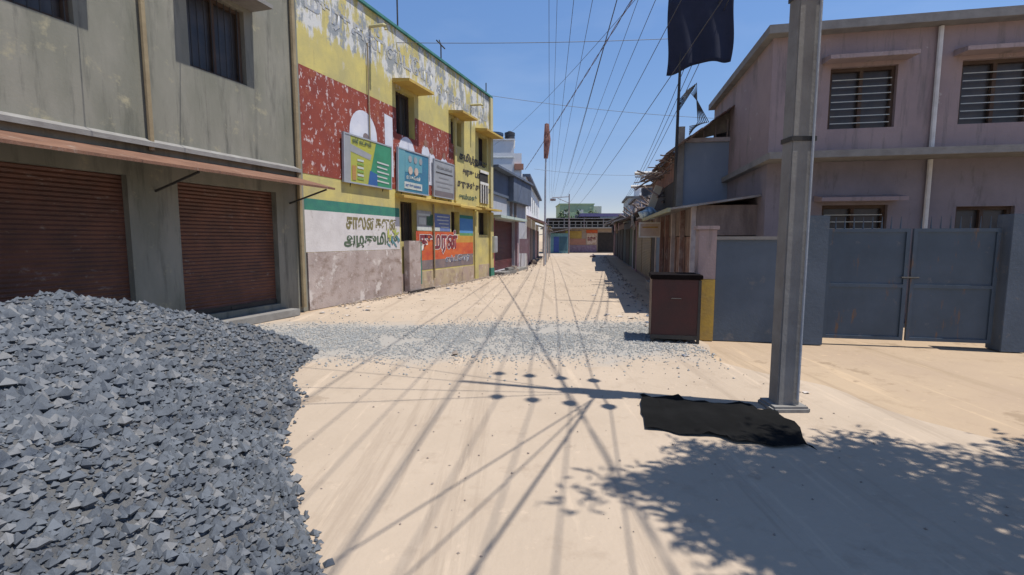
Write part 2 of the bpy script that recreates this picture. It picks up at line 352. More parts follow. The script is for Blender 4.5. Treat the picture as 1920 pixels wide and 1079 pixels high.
tag(MB().stone((7.3, 43, .1), .35, .6).stone((7.0, 42.7, .08), .2, .6).build('rubbish_heap', M('rubbish', (.08, .06, .07), (.2, .16, .15))), 'small dark heap of rubbish at the right edge of the road, far down the street', 'rubbish')

mb = MB()
for i in range(90):
    y = random.choice((random.uniform(3, 20), random.uniform(5, 45))); side = random.random() < .5
    x = (interp(LEFT, y) + abs(random.gauss(0, .5)) + .25) if side else (interp(RIGHT, y) - abs(random.gauss(0, .5)) - .1)
    a = random.uniform(0, 3); l_ = random.uniform(.02, .07) * (1 + y * .02); c_, s_ = math.cos(a) * l_, math.sin(a) * l_
    mb.bm.faces.new([mb.bm.verts.new(p) for p in ((x - c_, y - s_, .006), (x + s_, y - c_, .012 + random.uniform(0, .02)), (x + c_, y + s_, .008), (x - s_, y + c_, .012 + random.uniform(0, .02)))])
tag(mb.build('street_litter', M('litter_mixed', (.45, .40, .36), (.08, .10, .14), scale=1.5, lo=.48, hi=.52)), 'scraps of paper and plastic lying along the road edges', 'litter', kind='stuff')
# ------------------------------------------------------------------ yellow building (left)
A = Vector((-4.11, 11.58, 0)); UA = math.atan2(.942, .3357)
yb = empty('yellow_building', A, UA, 'two-storey yellow building covered in faded painted adverts and a red mural', 'building')
holes = [(2.5, 3.5, 4.55, 5.8), (5.9, 6.75, 4.9, 5.75), (8.3, 9.15, 4.5, 5.65), (2.62, 3.55, 1.5, 2.68), (5.85, 6.5, 1.75, 2.55), (8.3, 9.2, 1.75, 2.66)]
SL, SR, ZT = -1.15, 9.62, 7.4
up = [h for h in holes if h[2] > 3]; lowh = [h for h in holes if h[2] < 3]
holed_wall(SL, SR, 2.9, 6.02, up, .28, thick=6).build('upper_wall', m_upyellow, yb)
holed_wall(SL, SR, 6.02, ZT, [], .3, thick=6).build('parapet', m_upyellow, yb)
holed_wall(2.55, SR, .55, 2.9, lowh, .28, thick=6).build('lower_wall', m_yellow, yb)
holed_wall(SL, 2.55, 1.27, 2.9, [], .28, thick=6).build('side_wall', m_yellow, yb)
holed_wall(SL, 2.55, 0, 1.27, [], .28, y=-.05, thick=6).build('plinth', m_lower, yb)
m_base = M('worn_base', (.42, .34, .2), (.36, .27, .23), scale=1.2, grime=[((.24, .17, .15), .5, .66, 2, (1, 1, 1)), ((.5, .42, .36), .55, .66, 3, (1, 1, 1))])
holed_wall(2.55, SR, 0, .55, [], .28, y=-.02, thick=6).build('plinth', m_base, yb)
# coping
MB().box(SL - .05, SR + .04, -.07, .16, ZT, ZT + .07).build('coping', m_teal, yb)
# windows
for i, (a, b, c, d) in enumerate(holes):
    f = MB()
    y0 = .2
    f.box(a, a + .05, y0, y0 + .06, c, d).box(b - .05, b, y0, y0 + .06, c, d).box(a + .05, b - .05, y0, y0 + .06, c, c + .05).box(a + .05, b - .05, y0, y0 + .06, d - .05, d)
    f.box((a + b) / 2 - .02, (a + b) / 2 + .02, y0, y0 + .06, c + .05, d - .05)
    fo = f.build('window', M('brown_frame', (.06, .035, .025), (.09, .06, .04)), yb)
    MB().box(a + .05, b - .05, y0 + .065, y0 + .07, c + .05, d - .05).build('pane', m_glass, fo)
    gr = MB()
    k = a + .12
    while k < b - .06: gr.tube([(k, y0 - .03, c), (k, y0 - .03, d)], .008, 5); k += .12
    gr.build('grille', m_blackiron, fo)
# sunshades (chajjas)
def shade(a, b, z, p, t=.08):
    return MB().poly([(a, 0.01, z), (b, .01, z), (b, .01, z + t + .04), (a, .01, z + t + .04)], (0, 0, 0)) if False else MB().poly([(a, 0, z + .02), (a, 0, z + t + .05), (a, -p, z + t - .01), (a, -p, z)], (b - a, 0, 0))
for a, b, z, p in ((2.35, 3.75, 5.88, .55), (5.75, 7.0, 5.86, .55), (8.0, 9.75, 5.74, .5)):
    shade(a, b, z, p).build('sunshade', m_ochre_trim, yb)
shade(2.35, 6.02, 2.74, .30).build('sunshade', m_ochre_trim, yb)
shade(6.04, 7.92, 2.70, .30).build('sunshade', m_ochre_trim, yb)
shade(8.05, 9.85, 2.74, .40).build('sunshade', m_ochre_trim, yb)
# corner column + pipes
MB().box(7.75, 8.1, -.07, 0.02, 0.0, 2.66).build('pilaster', m_yellow, yb)
MB().box(9.32, 9.66, -.09, .02, .36, 2.70).build('pilaster', m_yellow, yb)
MB().box(9.30, 9.68, -.11, .02, 0, .36).build('pilaster_base', m_greenpaint, yb)
MB().box(9.40, 9.66, -.08, .02, 2.9, 7.38).build('pilaster', M('pale_yellow', (.5, .45, .25), (.42, .37, .2), st=(2, 1, .5)), yb)
MB().box(6.10, 6.26, -.06, .02, 2.92, 5.8).build('pilaster', m_yellow, yb)
MB().tube([(1.2, -.05, 4.1), (1.2, -.05, 6.5)], .018, 8).build('drain_pipe', M('old_pipe', (.22, .17, .10), (.3, .24, .14)), yb)
MB().tube([(4.5, -.05, .3), (4.5, -.05, 2.7)], .03, 8).build('drain_pipe', MATS['old_pipe'], yb)
for s, z in ((1.38, 6.98), (7.6, 6.62)):
    MB().tube([(s, .05, z), (s, -.42, z - .02), (s, -.47, z - .05), (s, -.49, z - .14)], .045, 8).build('rain_spout', M('cream_pipe', (.52, .48, .26), (.42, .38, .2)), yb)
# antenna rods / starter bars on the roof
for s, h_, tee in ((2.85, 1.0, 0), (5.45, .62, 1), (9.35, .55, 0)):
    q = MB().tube([(s, .1, ZT + .05), (s, .1, ZT + h_)], .022, 6)
    if tee: q.tube([(s - .3, .1, ZT + h_ + .04), (s + .28, .1, ZT + h_ - .02)], .022, 6).tube([(s, .1, ZT + h_), (s - .12, .1, ZT + h_ + .12)], .016, 5)
    q.build('roof_rod', m_blackiron, yb)
# painted bands: 4 mm proud sheets of paint
def paint(name, mat, a, b, c, d, y=-.006): return MB().quad((a, y, c), (b, y, c), (b, y, d), (a, y, d)).build(name, mat, yb)
def ppoly(name, mat, pts, y=-.012):
    mb = MB(); vs = [mb.bm.verts.new((p[0], y, p[1])) for p in pts]; mb.bm.faces.new(vs); return mb.build(name, mat, yb)
paint('green_band', m_greenpaint, SL, 2.55, 2.20, 2.45)
paint('white_panel', m_whitewash, SL, 2.55, 1.28, 2.20)
# red mural pieces between openings
for a, b, c, d in ((SL, 2.5, 2.98, 5.24), (2.5, 3.5, 2.98, 4.55), (3.5, 6.1, 2.98, 4.9), (3.5, 5.9, 4.9, 5.2)):
    paint('red_mural', m_redmural, a, b, c, d)
def arch(cx, w_, z0, z1, n=12):
    r = w_ / 2; pts = [(cx - r, z0), (cx + r, z0)]
    for i in range(n + 1):
        t = math.pi * i / n; pts.append((cx + r * math.cos(t), z1 - r * 1.1 + r * 1.1 * math.sin(t)))
    return pts
ppoly('mural_arch', m_mwhite, arch(1.0, 1.12, 3.5, 4.80))
ppoly('mural_column', m_mwhite, [(1.92, 3.3), (2.3, 3.3), (2.3, 4.92), (1.92, 4.95)])
ppoly('mural_arch', m_mwhite, arch(3.02, .92, 3.6, 4.54))
# two painted half figures in white, and one small dome, above the boards
def figure(cx, w_, z0, z1):
    r = w_ / 2
    ppoly('mural_figure', m_mwhite, [(cx - r, z0), (cx + r, z0), (cx + r, z1 - .34), (cx + r * .7, z1 - .2), (cx + r * .3, z1 - .14), (cx - r * .3, z1 - .14), (cx - r * .75, z1 - .22), (cx - r, z1 - .36)], -.014)
    ppoly('mural_head', M('mural_brown', (.28, .14, .10), (.2, .1, .07)), [(cx + .1 * math.cos(t * .52), z1 - .06 + .12 * math.sin(t * .52)) for t in range(12)], -.018)
figure(4.12, .5, 3.4, 4.62); figure(4.5, .5, 3.3, 4.45); figure(5.35, .6, 3.5, 4.42)
# black head marks in the arches (faded)
ppoly('mural_head', m_greyband, [(1.08 + .12 * math.cos(t * .52), 4.16 + .10 * math.sin(t * .52)) for t in range(12)], -.018)
ppoly('mural_head', m_greyband, [(3.1 + .11 * math.cos(t * .52), 4.1 + .09 * math.sin(t * .52)) for t in range(12)], -.018)
# faded grey-blue lettering on the parapet
m_faded = M('faded_lettering', (.22, .26, .32), (.42, .42, .42), scale=5, grime=((.45, .42, .3), .5, .6, 6, (2, 1, .6)))
text('faded_lettering', 'முருகன் ஸ்டோர்', m_faded, yb, -.9, -.007, 6.36, .62, width=5.6, bold=.03)
text('faded_lettering', 'திருமண மண்டபம்', m_faded, yb, 4.9, -.007, 6.2, .5, width=4.3, bold=.03)
# black lettering rows on the plain yellow bay
for k, (body, a, wd, z, h_, mt) in enumerate((('தமிழ்நாடு', 6.55, 2.6, 4.35, .42, m_black), ('அரசு பள்ளி', 6.75, 2.3, 3.9, .34, m_black), ('முருகன் துணை', 6.3, 3.1, 3.38, .38, m_black), ('அம்மன்', 6.4, 1.7, 3.02, .24, m_dkgreen))):
    text('black_lettering', body, mt, yb, a, -.007, z, h_, width=wd, bold=.05)
# near-black panel painting the shade of a stair opening, white posts, at lower right of the upper floor
q = MB().box(8.35, 9.2, -.03, -.01, 3.02, 4.3).build('stair_shade', m_dark, yb)
q2 = MB()
for s in (8.38, 8.62, 8.86, 9.1): q2.box(s, s + .06, -.06, -.032, 3.02, 3.75)
q2.box(8.35, 9.2, -.06, -.032, 3.76, 3.86).box(8.35, 9.2, -.06, -.032, 4.22, 4.32)
q2.build('baluster_rail', m_wpaint, q)
# lettering on the white panel
text('painted_lettering', 'சாலைகளை', m_olive, yb, .2, -.010, 1.80, .34, width=2.2, bold=.035)
text('painted_lettering', 'அழகுமிகு', m_dkgreen, yb, .1, -.010, 1.30, .46, width=2.3, bold=.04)
random.seed(3)
m_lime = M('lime_paint', (.25, .33, .08), (.45, .42, .1), scale=6); m_tealp = M('teal_paint', (.07, .18, .16), (.1, .22, .28), scale=6)
for k in range(11):
    cx, cz = 1.95 + random.uniform(0, .5), 1.40 + random.uniform(0, .38); a = random.uniform(0, 3.1); rx, rz = random.uniform(.08, .16), random.uniform(.025, .05)
    ppoly('painted_leaf', m_lime if cz > 1.58 else m_tealp, [(cx + rx * math.cos(t * .628) * math.cos(a) - rz * math.sin(t * .628) * math.sin(a), cz + rx * math.cos(t * .628) * math.sin(a) + rz * math.sin(t * .628) * math.cos(a)) for t in range(10)], -.013 - .0006 * k)
# white block in front of the opening
blk = MB().box(2.66, 3.32, -.24, -.055, .0, 1.52).build('low_block', m_lower, yb, .012)
MB().box(3.322, 3.37, -.24, -.055, .2, 1.5).build('green_edge', m_greenpaint, yb)
MB().box(2.5, 4.0, -.34, -.26, 0.0, .06).build('base_strip', m_dark, yb)  # low near-black strip along the foot of the block
# orange mural panel and its writing
paint('orange_panel', m_orange, 3.45, 6.1, .90, 1.82)
paint('grey_panel', m_greyband, 3.45, 6.1, .60, .90)
paint('sunset_panel', m_orange, 6.1, 7.7, 1.02, 1.45)
paint('sunset_panel', M('sunset_yellow', (.5, .30, .05), (.46, .22, .04)), 6.1, 7.7, 1.45, 1.70)
paint('sea_panel', M('painted_sea', (.08, .20, .06), (.12, .3, .12)), 6.52, 7.7, 1.70, 1.80)
paint('sky_panel', M('painted_sky', (.06, .20, .46), (.10, .28, .5), scale=1.5), 6.52, 7.7, 1.80, 2.34)
paint('sky_panel', m_greenpaint, 6.52, 7.7, 2.34, 2.46)
paint('grey_panel', m_greyband, 6.1, 7.7, .60, 1.02)
text('painted_lettering', 'குமரன்', m_wpaint, yb, 3.58, -.010, 1.05, .86, width=2.75, bold=.075)
text('painted_lettering', 'குமரன்', m_redpaint, yb, 3.60, -.014, 1.08, .82, width=2.70, bold=.035)
text('painted_lettering', 'ஸ்டோர்', m_wpaint, yb, 5.35, -.010, .72, .30, width=2.0, bold=.05)
text('painted_lettering', 'ஸ்டோர்', M('navy_paint', (.04, .05, .13), (.1, .12, .2)), yb, 5.36, -.014, .73, .28, width=1.98, bold=.01)
# pasted posters
def poster(name, a, b, c, d, mat, rows, tmat):
    p = paint(name, mat, a, b, c, d, -.010)
    for k, (za, zb_, sa, sb, mm) in enumerate(rows):
        MB().quad((a + sa * (b - a), -.014, c + za * (d - c)), (a + sb * (b - a), -.014, c + za * (d - c)), (a + sb * (b - a), -.014, c + zb_ * (d - c)), (a + sa * (b - a), -.014, c + zb_ * (d - c))).build('print_block', mm, p)
m_pgrey = M('poster_grey', (.34, .34, .33), (.26, .27, .27), scale=5)
m_pblue = M('poster_blue', (.10, .15, .32), (.16, .2, .36), scale=5)
m_ppale = M('poster_pale', (.5, .52, .5), (.42, .46, .42), scale=6)
m_pgreen = M('poster_green', (.06, .16, .09), (.1, .2, .12), scale=5)
poster('poster', 3.5, 4.42, 1.84, 2.46, m_pgrey, [(0, .2, 0, 1, m_ppale), (.75, .85, .1, .9, m_ppale), (.3, .65, .15, .6, m_ppale)], None)
poster('poster', 4.56, 5.75, 1.84, 2.42, m_pblue, [(0, .22, 0, .35, m_ppale), (.8, .86, .2, .9, m_ppale), (.6, .66, .2, .9, m_ppale), (.4, .46, .3, .9, m_ppale), (.2, .26, .4, .9, m_ppale)], None)
poster('poster', 4.1, 4.54, 2.0, 2.36, m_pgreen, [], None)

# signboards hung on the facade
def board(a, b, c, d, mat, label, lean=.10, stand=.08):
    root = empty('signboard', yb.matrix_basis @ Vector((a, -stand, c)), 0, label, 'signboard', 'framed signboards on the yellow building')
    root.rotation_euler = (R(1.5), 0, UA); W, HH = b - a, d - c
    MB().box(0, W, 0, .03, 0, HH).build('panel', mat, root)
    fr = MB(); t = .035
    fr.box(-t, W + t, -.012, .05, -t, 0).box(-t, W + t, -.012, .05, HH, HH + t).box(-t, 0, -.012, .05, 0, HH).box(W, W + t, -.012, .05, 0, HH)
    fr.build('frame', m_steelpole, root)
    st_ = MB()
    for k in (.15, .85): st_.tube([(W * k, .03, .05), (W * k, stand + .02, -.16)], .012, 5).tube([(W * k, .03, HH - .1), (W * k, stand - .05, HH - .1)], .012, 5)
    st_.build('bracket', m_blackiron, root)
    return root, W, HH
def pq(parent, mat, pts, y=-.004, name='print_block'):
    mb = MB(); vs = [mb.bm.verts.new((p[0], y, p[1])) for p in pts]; mb.bm.faces.new(vs); return mb.build(name, mat, parent)
m_bgreen = M('board_green', (.04, .20, .10), (.05, .26, .14), scale=2, rough=.5)
m_bye = M('board_yellow', (.42, .40, .05), (.34, .36, .08), scale=2, rough=.5)
m_blime = M('board_lime', (.22, .36, .06), (.18, .32, .08), scale=2, rough=.5)
m_bgrey = M('board_grey', (.33, .33, .34), (.27, .28, .29), scale=3, rough=.5)
m_bblue = M('board_blue', (.05, .15, .25), (.04, .19, .28), scale=2, rough=.5)
m_bcyan = M('board_cyan', (.10, .28, .34), (.14, .32, .36), scale=2, rough=.5)
m_bnavy = M('board_navy', (.03, .09, .26), (.04, .12, .3), scale=2, rough=.5)
r1, W, HH = board(.12, 2.05, 2.96, 4.06, m_bye, 'green and yellow printed signboard with photo and text, leftmost of the boards over the street')
pq(r1, m_bgrey, [(0, 0), (.22, 0), (.22, 1.1), (0, 1.1)]); pq(r1, m_bgrey, [(.22, .72), (1.0, .62), (1.05, .76), (.22, .9)])
pq(r1, m_bgreen, [(1.05, .45), (W, .25), (W, HH), (1.25, HH)]); pq(r1, m_bgreen, [(.9, 0), (W, 0), (W, .25), (1.05, .45)], -.0045)
pq(r1, m_bnavy, [(.9, .0), (1.3, .0), (1.3, .30), (.98, .36)], -.008)
pq(r1, M('board_tan', (.4, .22, .06), (.36, .2, .07)), [(.27, .05), (.42, .05), (.42, .4), (.27, .4)], -.008)
for k in range(6): pq(r1, m_ppale if k % 2 else m_blime, [(.47, .08 + .09 * k), (.72, .08 + .09 * k), (.72, .13 + .09 * k), (.47, .13 + .09 * k)], -.008)
for k in range(5): pq(r1, m_ppale, [(1.28, .12 + .12 * k), (1.82 - .08 * (k % 2), .10 + .12 * k), (1.82 - .08 * (k % 2), .14 + .12 * k), (1.28, .16 + .12 * k)], -.012)
text('lettering', 'ஸ்ரீ லட்சுமி', m_dkgreen, r1, .28, -.012, .92, .15, width=.75, bold=.04)
r2, W, HH = board(2.42, 4.1, 2.96, 4.12, m_bblue, 'blue printed signboard with pale roundels and a white text strip, middle of three boards')
pq(r2, m_bcyan, [(0, 0), (.3, 0), (.34, HH), (0, HH)]); pq(r2, m_bcyan, [(.34, .55), (1.3, .62), (1.3, 1.1), (.34, 1.1)])
pq(r2, m_ppale, [(.3, .08), (1.3, .08), (1.3, .28), (.3, .28)], -.008)
for cx, cz, rr in ((.62, .62, .12), (.95, .62, .12), (.6, .95, .1), (.9, .95, .1), (1.2, .95, .1)): pq(r2, m_bgrey if cz > .8 else m_cream, [(cx + rr * math.cos(t * .628), cz + rr * math.sin(t * .628)) for t in range(10)], -.012)
text('lettering', 'மருத்துவமனை', m_bnavy, r2, .36, -.012, .11, .13, width=.88, bold=.03)
text('lettering', 'ஸ்கேன்', m_ppale, r2, .4, -.008, .36, .14, width=.8, bold=.03)
r3, W, HH = board(4.5, 5.88, 2.98, 4.12, m_bgrey, 'grey sun-bleached signboard with faint black lines, rightmost of the boards over the street')
pq(r3, M('board_dark', (.13, .11, .13), (.16, .14, .15)), [(0, 0), (W, 0), (W, .18), (0, .18)])
for k, (a, b) in enumerate(((.2, 1.1), (.1, 1.3), (.3, 1.0), (.1, 1.3), (.2, 1.2))): pq(r3, M('board_line', (.2, .2, .21), (.26, .26, .27)) if k != 3 else m_black, [(a, .30 + .15 * k), (b, .30 + .15 * k), (b, .335 + .15 * k), (a, .335 + .15 * k)], -.006)
text('lettering', 'திருமண மண்டபம்', M('board_ink', (.12, .12, .13), (.16, .16, .17)), r3, .15, -.008, .86, .14, width=1.1, bold=.03)

# ------------------------------------------------------------------ weathered cement building, nearer on the left
cb = empty('cement_building', yb.matrix_basis @ Vector((-1.17, -.02, 0)), UA, 'unpainted rain-stained cement building with brown roller shutters, left of the yellow building', 'building')
ch = [(-2.75, -.75, .25, 2.5), (-5.8, -3.5, .25, 2.5), (-8.4, -6.6, .25, 2.5), (-2.4, -1.3, 4.4, 5.7), (-5.2, -4.0, 4.4, 5.7), (-8.0, -6.9, 4.4, 5.7)]
holed_wall(-9.5, 0, 0, 8.2, ch, .22, thick=6).build('wall', m_cement, cb)
for a, b, c, d in ch:
    if d < 3:
        sh = MB().box(a, b, .12, .16, c, d).build('roller_shutter', m_shut_brown, cb)
        MB().box(a + .02, b - .02, .09, .118, c, c + .09).box((a + b) / 2 - .08, (a + b) / 2 + .08, .07, .088, c + .02, c + .07).build('bottom_rail', m_blackiron, sh)
        MB().box(a - .15, b + .15, -.35, -.003, 0, .14).build('door_step', m_concrete, cb, .01)
    else:
        f = MB().box(a, a + .06, .1, .16, c, d).box(b - .06, b, .1, .16, c, d).box(a + .06, b - .06, .1, .16, c, c + .06).box(a + .06, b - .06, .1, .16, d - .06, d).box((a + b) / 2 - .02, (a + b) / 2 + .02, .1, .16, c + .06, d - .06).build('window', MATS['brown_frame'], cb)
        MB().box(a + .06, b - .06, .17, .175, c + .06, d - .06).build('pane', m_glass, f)
        k = MB(); x = a + .1
        while x < b - .05: k.tube([(x, .07, c), (x, .07, d)], .009, 5); x += .13
        k.build('grille', m_blackiron, f)
        shade(a - .2, b + .2, d + .06, .5).build('sunshade', m_concrete, cb)
shade(-9.4, -.15, 2.95, .0001 + .12).build('string_course', m_concrete, cb)
MB().poly([(-9.2, -.004, 2.82), (-9.2, -.004, 2.86), (-9.2, -1.0, 2.60), (-9.2, -1.0, 2.56)], (9.0, 0, 0)).build('tin_awning', m_rust, cb)
for x in (-9.0, -6.2, -3.1, -.4): MB().tube([(x, 0, 2.3), (x, -.95, 2.55)], .018, 6).build('awning_strut', m_blackiron, cb)
MB().tube([(-.18, -.06, .1), (-.18, -.06, 8)], .05, 8).build('drain_pipe', MATS['old_pipe'], cb)
MB().tube([(-3.15, -.06, 2.9), (-3.15, -.06, 8)], .04, 8).build('drain_pipe', MATS['old_pipe'], cb)
MB().box(-9.5, 0, -.08, .2, 8.2, 8.32).build('coping', m_concrete, cb)

# gravel heap left of the road
def hh(x, y):
    d1 = -.40 * y - .22 - x              # distance left of the road-side toe
    d2 = y - .2; d3 = 6.6 - y; d4 = x + 6.2 + .05 * y
    d = min(d1, d2 * .9, d3, d4) + .35 * mnoise.noise(Vector((x * .7, y * .7, 2)))
    return max(-.05, min(d * .62, 1.0 + .15 * mnoise.noise(Vector((x, y, 0))), .25 + d * .36)) + (.06 * mnoise.noise(Vector((x * 2.5, y * 2.5, 5))) if d > .1 else 0)
mb = MB(); N = 90; G = {}
for i in range(N + 1):
    for j in range(N + 1):
        x = -6.4 + 6.3 * i / N; y = .1 + 6.8 * j / N
        G[i, j] = mb.bm.verts.new((x, y, hh(x, y)))
for i in range(N):
    for j in range(N): mb.bm.faces.new((G[i, j], G[i + 1, j], G[i + 1, j + 1], G[i, j + 1]))
gh = empty('gravel_heap', (0, 0, 0), 0, 'low heap of dark bluish crushed stone dumped at the left side of the road', 'gravel heap')
mb.build('heap_body', M('heap_fines', (.085, .09, .098), (.12, .118, .115), scale=5, bump=.8, bscale=60), gh, smooth=True)
mb = MB(); mbp = MB()
for i in range(56000):
    x = random.uniform(-6.2, -.1); y = random.uniform(.4, 6.8) if i % 2 else random.uniform(.8, 3.6); z = hh(x, y)
    if z < -.03 or (z < 0 and random.random() < .6): continue
    r = random.choice((.010, .014, .018, .022, .03, .042)) * random.uniform(.7, 1.3)
    if x * x + y * y < 9: r *= .8
    (mb if random.random() < .8 else mbp).stone((x, y, max(z, 0) + r * random.uniform(0, .6)), r, random.uniform(.6, 1))
tag(mbp.build('dusty_stones', M('dusty_blue_metal', (.20, .20, .20), (.13, .14, .155), scale=7, bump=.3), gh), kind='stuff')
tag(mb.build('heap_stones', m_stonedark, gh), kind='stuff')

# ------------------------------------------------------------------ far left row
def block(name, x0, y0, x1, y1, h, depth, mat, label, cat='building', group=None, side=1):
    """building whose street front runs (x0,y0)->(x1,y1); depth goes away from the street (side=1: left)"""
    a = math.atan2(y1 - y0, x1 - x0); L = math.hypot(x1 - x0, y1 - y0)
    root = empty(name, (x0, y0, 0), a, label, cat, group)
    return root, L, side
s1, L, _ = block('maroon_shop', -.98, 20.9, .76, 27.9, 4.7, 5, None, 'shop with a wide maroon roller shutter, lilac upper wall and blue-grey balcony')
holed_wall(0, L, 0, 4.62, [(.35, 4.6, .12, 2.45), (1.0, 2.3, 3.7, 4.5)], .3, thick=5).build('wall', m_lilac, s1)
sh = MB().box(.35, 4.6, .15, .19, .12, 2.45).build('roller_shutter', m_maroon, s1)
MB().box(.05, .33, -.14, -.002, 0, 2.5).build('pillar', m_maroonp, s1)
MB().box(4.66, 5.0, -.14, -.002, 0, 2.5).build('pillar', m_mauve, s1)
MB().box(-.05, 5.2, -.55, -.003, 2.5, 2.62).build('lintel_slab', M('pale_green_slab', (.42, .5, .44), (.36, .42, .38)), s1)
MB().box(3.0, L, -.35, -.003, 3.45, 4.62).build('balcony_panel', m_bluegrey, s1)
MB().box(.2, 3.0, -.1, -.003, 3.55, 4.62).build('upper_band', m_bluegrey, s1)
MB().box(-.1, L + .1, -.45, 5.05, 4.62, 4.72).build('roof_slab', m_bluegrey, s1)
MB().box(.2, 5.2, -.62, -.16, 0, .13).build('step', m_concrete, s1)
MB().box(3.6, 3.75, -.12, -.002, 2.63, 3.44).box(4.5, 4.62, -.12, -.002, 2.63, 3.44).build('bracket', m_greyband, s1)
mb_ = empty('meter_box', s1.matrix_basis @ Vector((-.16, -.34, 1.35)), s1.rotation_euler.z, 'pale grey meter box fixed low on the maroon pillar', 'meter box')
MB().box(-.2, .26, 0, .18, -.35, .35).build('cabinet', m_ppale, mb_, .01); MB().box(-.17, .23, -.012, -.002, -.31, .31).build('door', m_bgrey, mb_)
wb = empty('white_tower', (-3.4, 25.5, 4.725), 0, 'tall white rooftop block standing on the maroon shutter shop', 'building')
MB().box(0, 3.5, 0, 2.2, 0, 1.95).build('wall', m_white, wb)
MB().box(3.505, 3.9, .02, 2.1, 0, 1.3).build('side_step', m_white, wb)
MB().box(-.06, 3.56, -.06, 2.26, 1.952, 2.02).build('parapet', m_white, wb)
MB().box(3.52, 4.0, -.12, .015, .45, .75).build('brick_patch', m_salmon, wb)
MB().box(0, 3.49, -.03, -.002, 1.05, 1.09).build('ledge', m_ppale, wb)
def tank(loc, r, h_, mat, label):
    t = empty('water_tank', loc, 0, label, 'water tank', 'rooftop water tanks')
    MB().tube([(0, 0, 0), (0, 0, h_ * .3), (0, 0, h_ * .32), (0, 0, h_ * .62), (0, 0, h_ * .64), (0, 0, h_ * .9), (0, 0, h_ * .98)], [r, r, r * .95, r * .95, r, r, r * .6], 18).build('barrel', mat, t, smooth=False)
    MB().tube([(0, 0, h_ * .98), (0, 0, h_ * 1.06)], [r * .35, r * .32], 14).build('lid', mat, t)
    return t
tank((-.12, 26.4, 6.745), .28, .55, m_tank, 'small black water tank on top of the white block')
tank((-.95, 26.0, 6.745), .5, .42, m_bluetank, 'squat navy tank behind the corner of the yellow building roof')
# long white building beyond
s2, L, _ = block('white_building', .80, 28.0, 2.55, 45.5, 5.2, 5, None, 'long white two-storey building in the left row beyond the blue-grey balcony')
hs = [(1.2 + 2.6 * k, 2.2 + 2.6 * k, 3.4, 4.5) for k in range(6)]
holed_wall(0, L, 0, 5.15, hs, .2, thick=5).build('wall', m_white, s2)
for a, b, c, d in hs: MB().box(a + .04, b - .04, .14, .17, c + .04, d - .04).build('window', m_glass, s2)
MB().box(-.05, L, -.25, .2, 5.15, 5.3).build('cornice', m_bluegrey, s2)
MB().box(5, 9, .6, 3.6, 5.3, 6.0).build('stair_head', m_white, s2)
for k in range(5): MB().box(.6 + 3.3 * k, 3.2 + 3.3 * k, -.035, -.002, .05, 2.3).build('roller_shutter', (m_mauve, m_greyband, m_bluegrey, m_mauve, m_shut_brown)[k], s2)
MB().poly([(.4, -.003, 2.95), (.4, -.003, 3.0), (.4, -1.1, 2.6), (.4, -1.1, 2.55)], (5, 0, 0)).build('awning', m_mauve, s2)
MB().poly([(5.6, -.003, 2.95), (5.6, -.003, 3.0), (5.6, -1.3, 2.5), (5.6, -1.3, 2.45)], (5, 0, 0)).build('awning', M('olive_thatch', (.12, .11, .05), (.2, .17, .08)), s2)
MB().poly([(11, -.003, 2.75), (11, -.003, 2.8), (11, -1.3, 2.4), (11, -1.3, 2.35)], (5.5, 0, 0)).build('awning', m_tin, s2)
for k in (.5, 5.3, 10.5, 16): MB().tube([(k, -1.05, 0), (k, -1.05, 2.55)], .05, 6).build('awning_post', m_postlight, s2)
bd = empty('standing_board', (.62, 25.0, 0), 0, 'faded mauve board on two thin legs standing beside the maroon shutter', 'sign board')
MB().box(-.24, .24, -.02, .02, .85, 1.6).build('board', m_mauve, bd, .005)
for x in (-.18, .18): MB().tube([(x, 0, 0), (x * .8, 0, .85)], .025, 6).build('leg', m_postlight, bd)
for k, (x, y) in enumerate(((-.15, 22.2), (.05, 23.3), (1.35, 30.5))):
    t = MB().box(-.35, .35, -.2, .2, 0, .16).box(-.2, .25, -.14, .1, .162, .28).build('stone_slab', m_rubble if k else m_concrete, None, .02); t.location = (x, y, 0); t.rotation_euler = (0, 0, .9 + .4 * k)
    tag(t, ('grey stone slabs piled at the near foot of the maroon shutter', 'pale stone slabs piled at the far foot of the maroon shutter', 'stone slabs piled before the mauve awning further down')[k], 'stone slabs', 'slabs along the left kerb')

# ------------------------------------------------------------------ end of the street
kb = empty('blue_kiosk', (4.15, 55.5, 0), 0, 'teal sheet-metal kiosk with blue door and sloping roof at the street end', 'kiosk')
MB().box(0, 2.3, 0, 2.2, 0, 2.3).build('wall', m_kteal, kb)
MB().box(.65, 1.25, -.04, -.003, .1, 1.9).build('door', m_kblue, kb); MB().box(1.3, 2.2, -.03, -.003, .3, 1.9).build('shutter', M('dark_teal', (.05, .12, .16), (.04, .1, .13)), kb)
MB().poly([(-1.4, -.7, 2.0), (-1.4, -.7, 2.08), (2.6, -.7, 2.85), (2.6, -.7, 2.77)], (0, 3.2, 0)).build('roof', m_tin, kb)
eb = empty('end_building', (4.0, 58.2, 0), 0, 'long low building closing the street, dark upper gallery and coloured shop fronts', 'building')
MB().box(0, 9.2, 0, 5, 0, 2.9).build('wall', M('tan_wall', (.34, .27, .20), (.27, .21, .17)), eb)
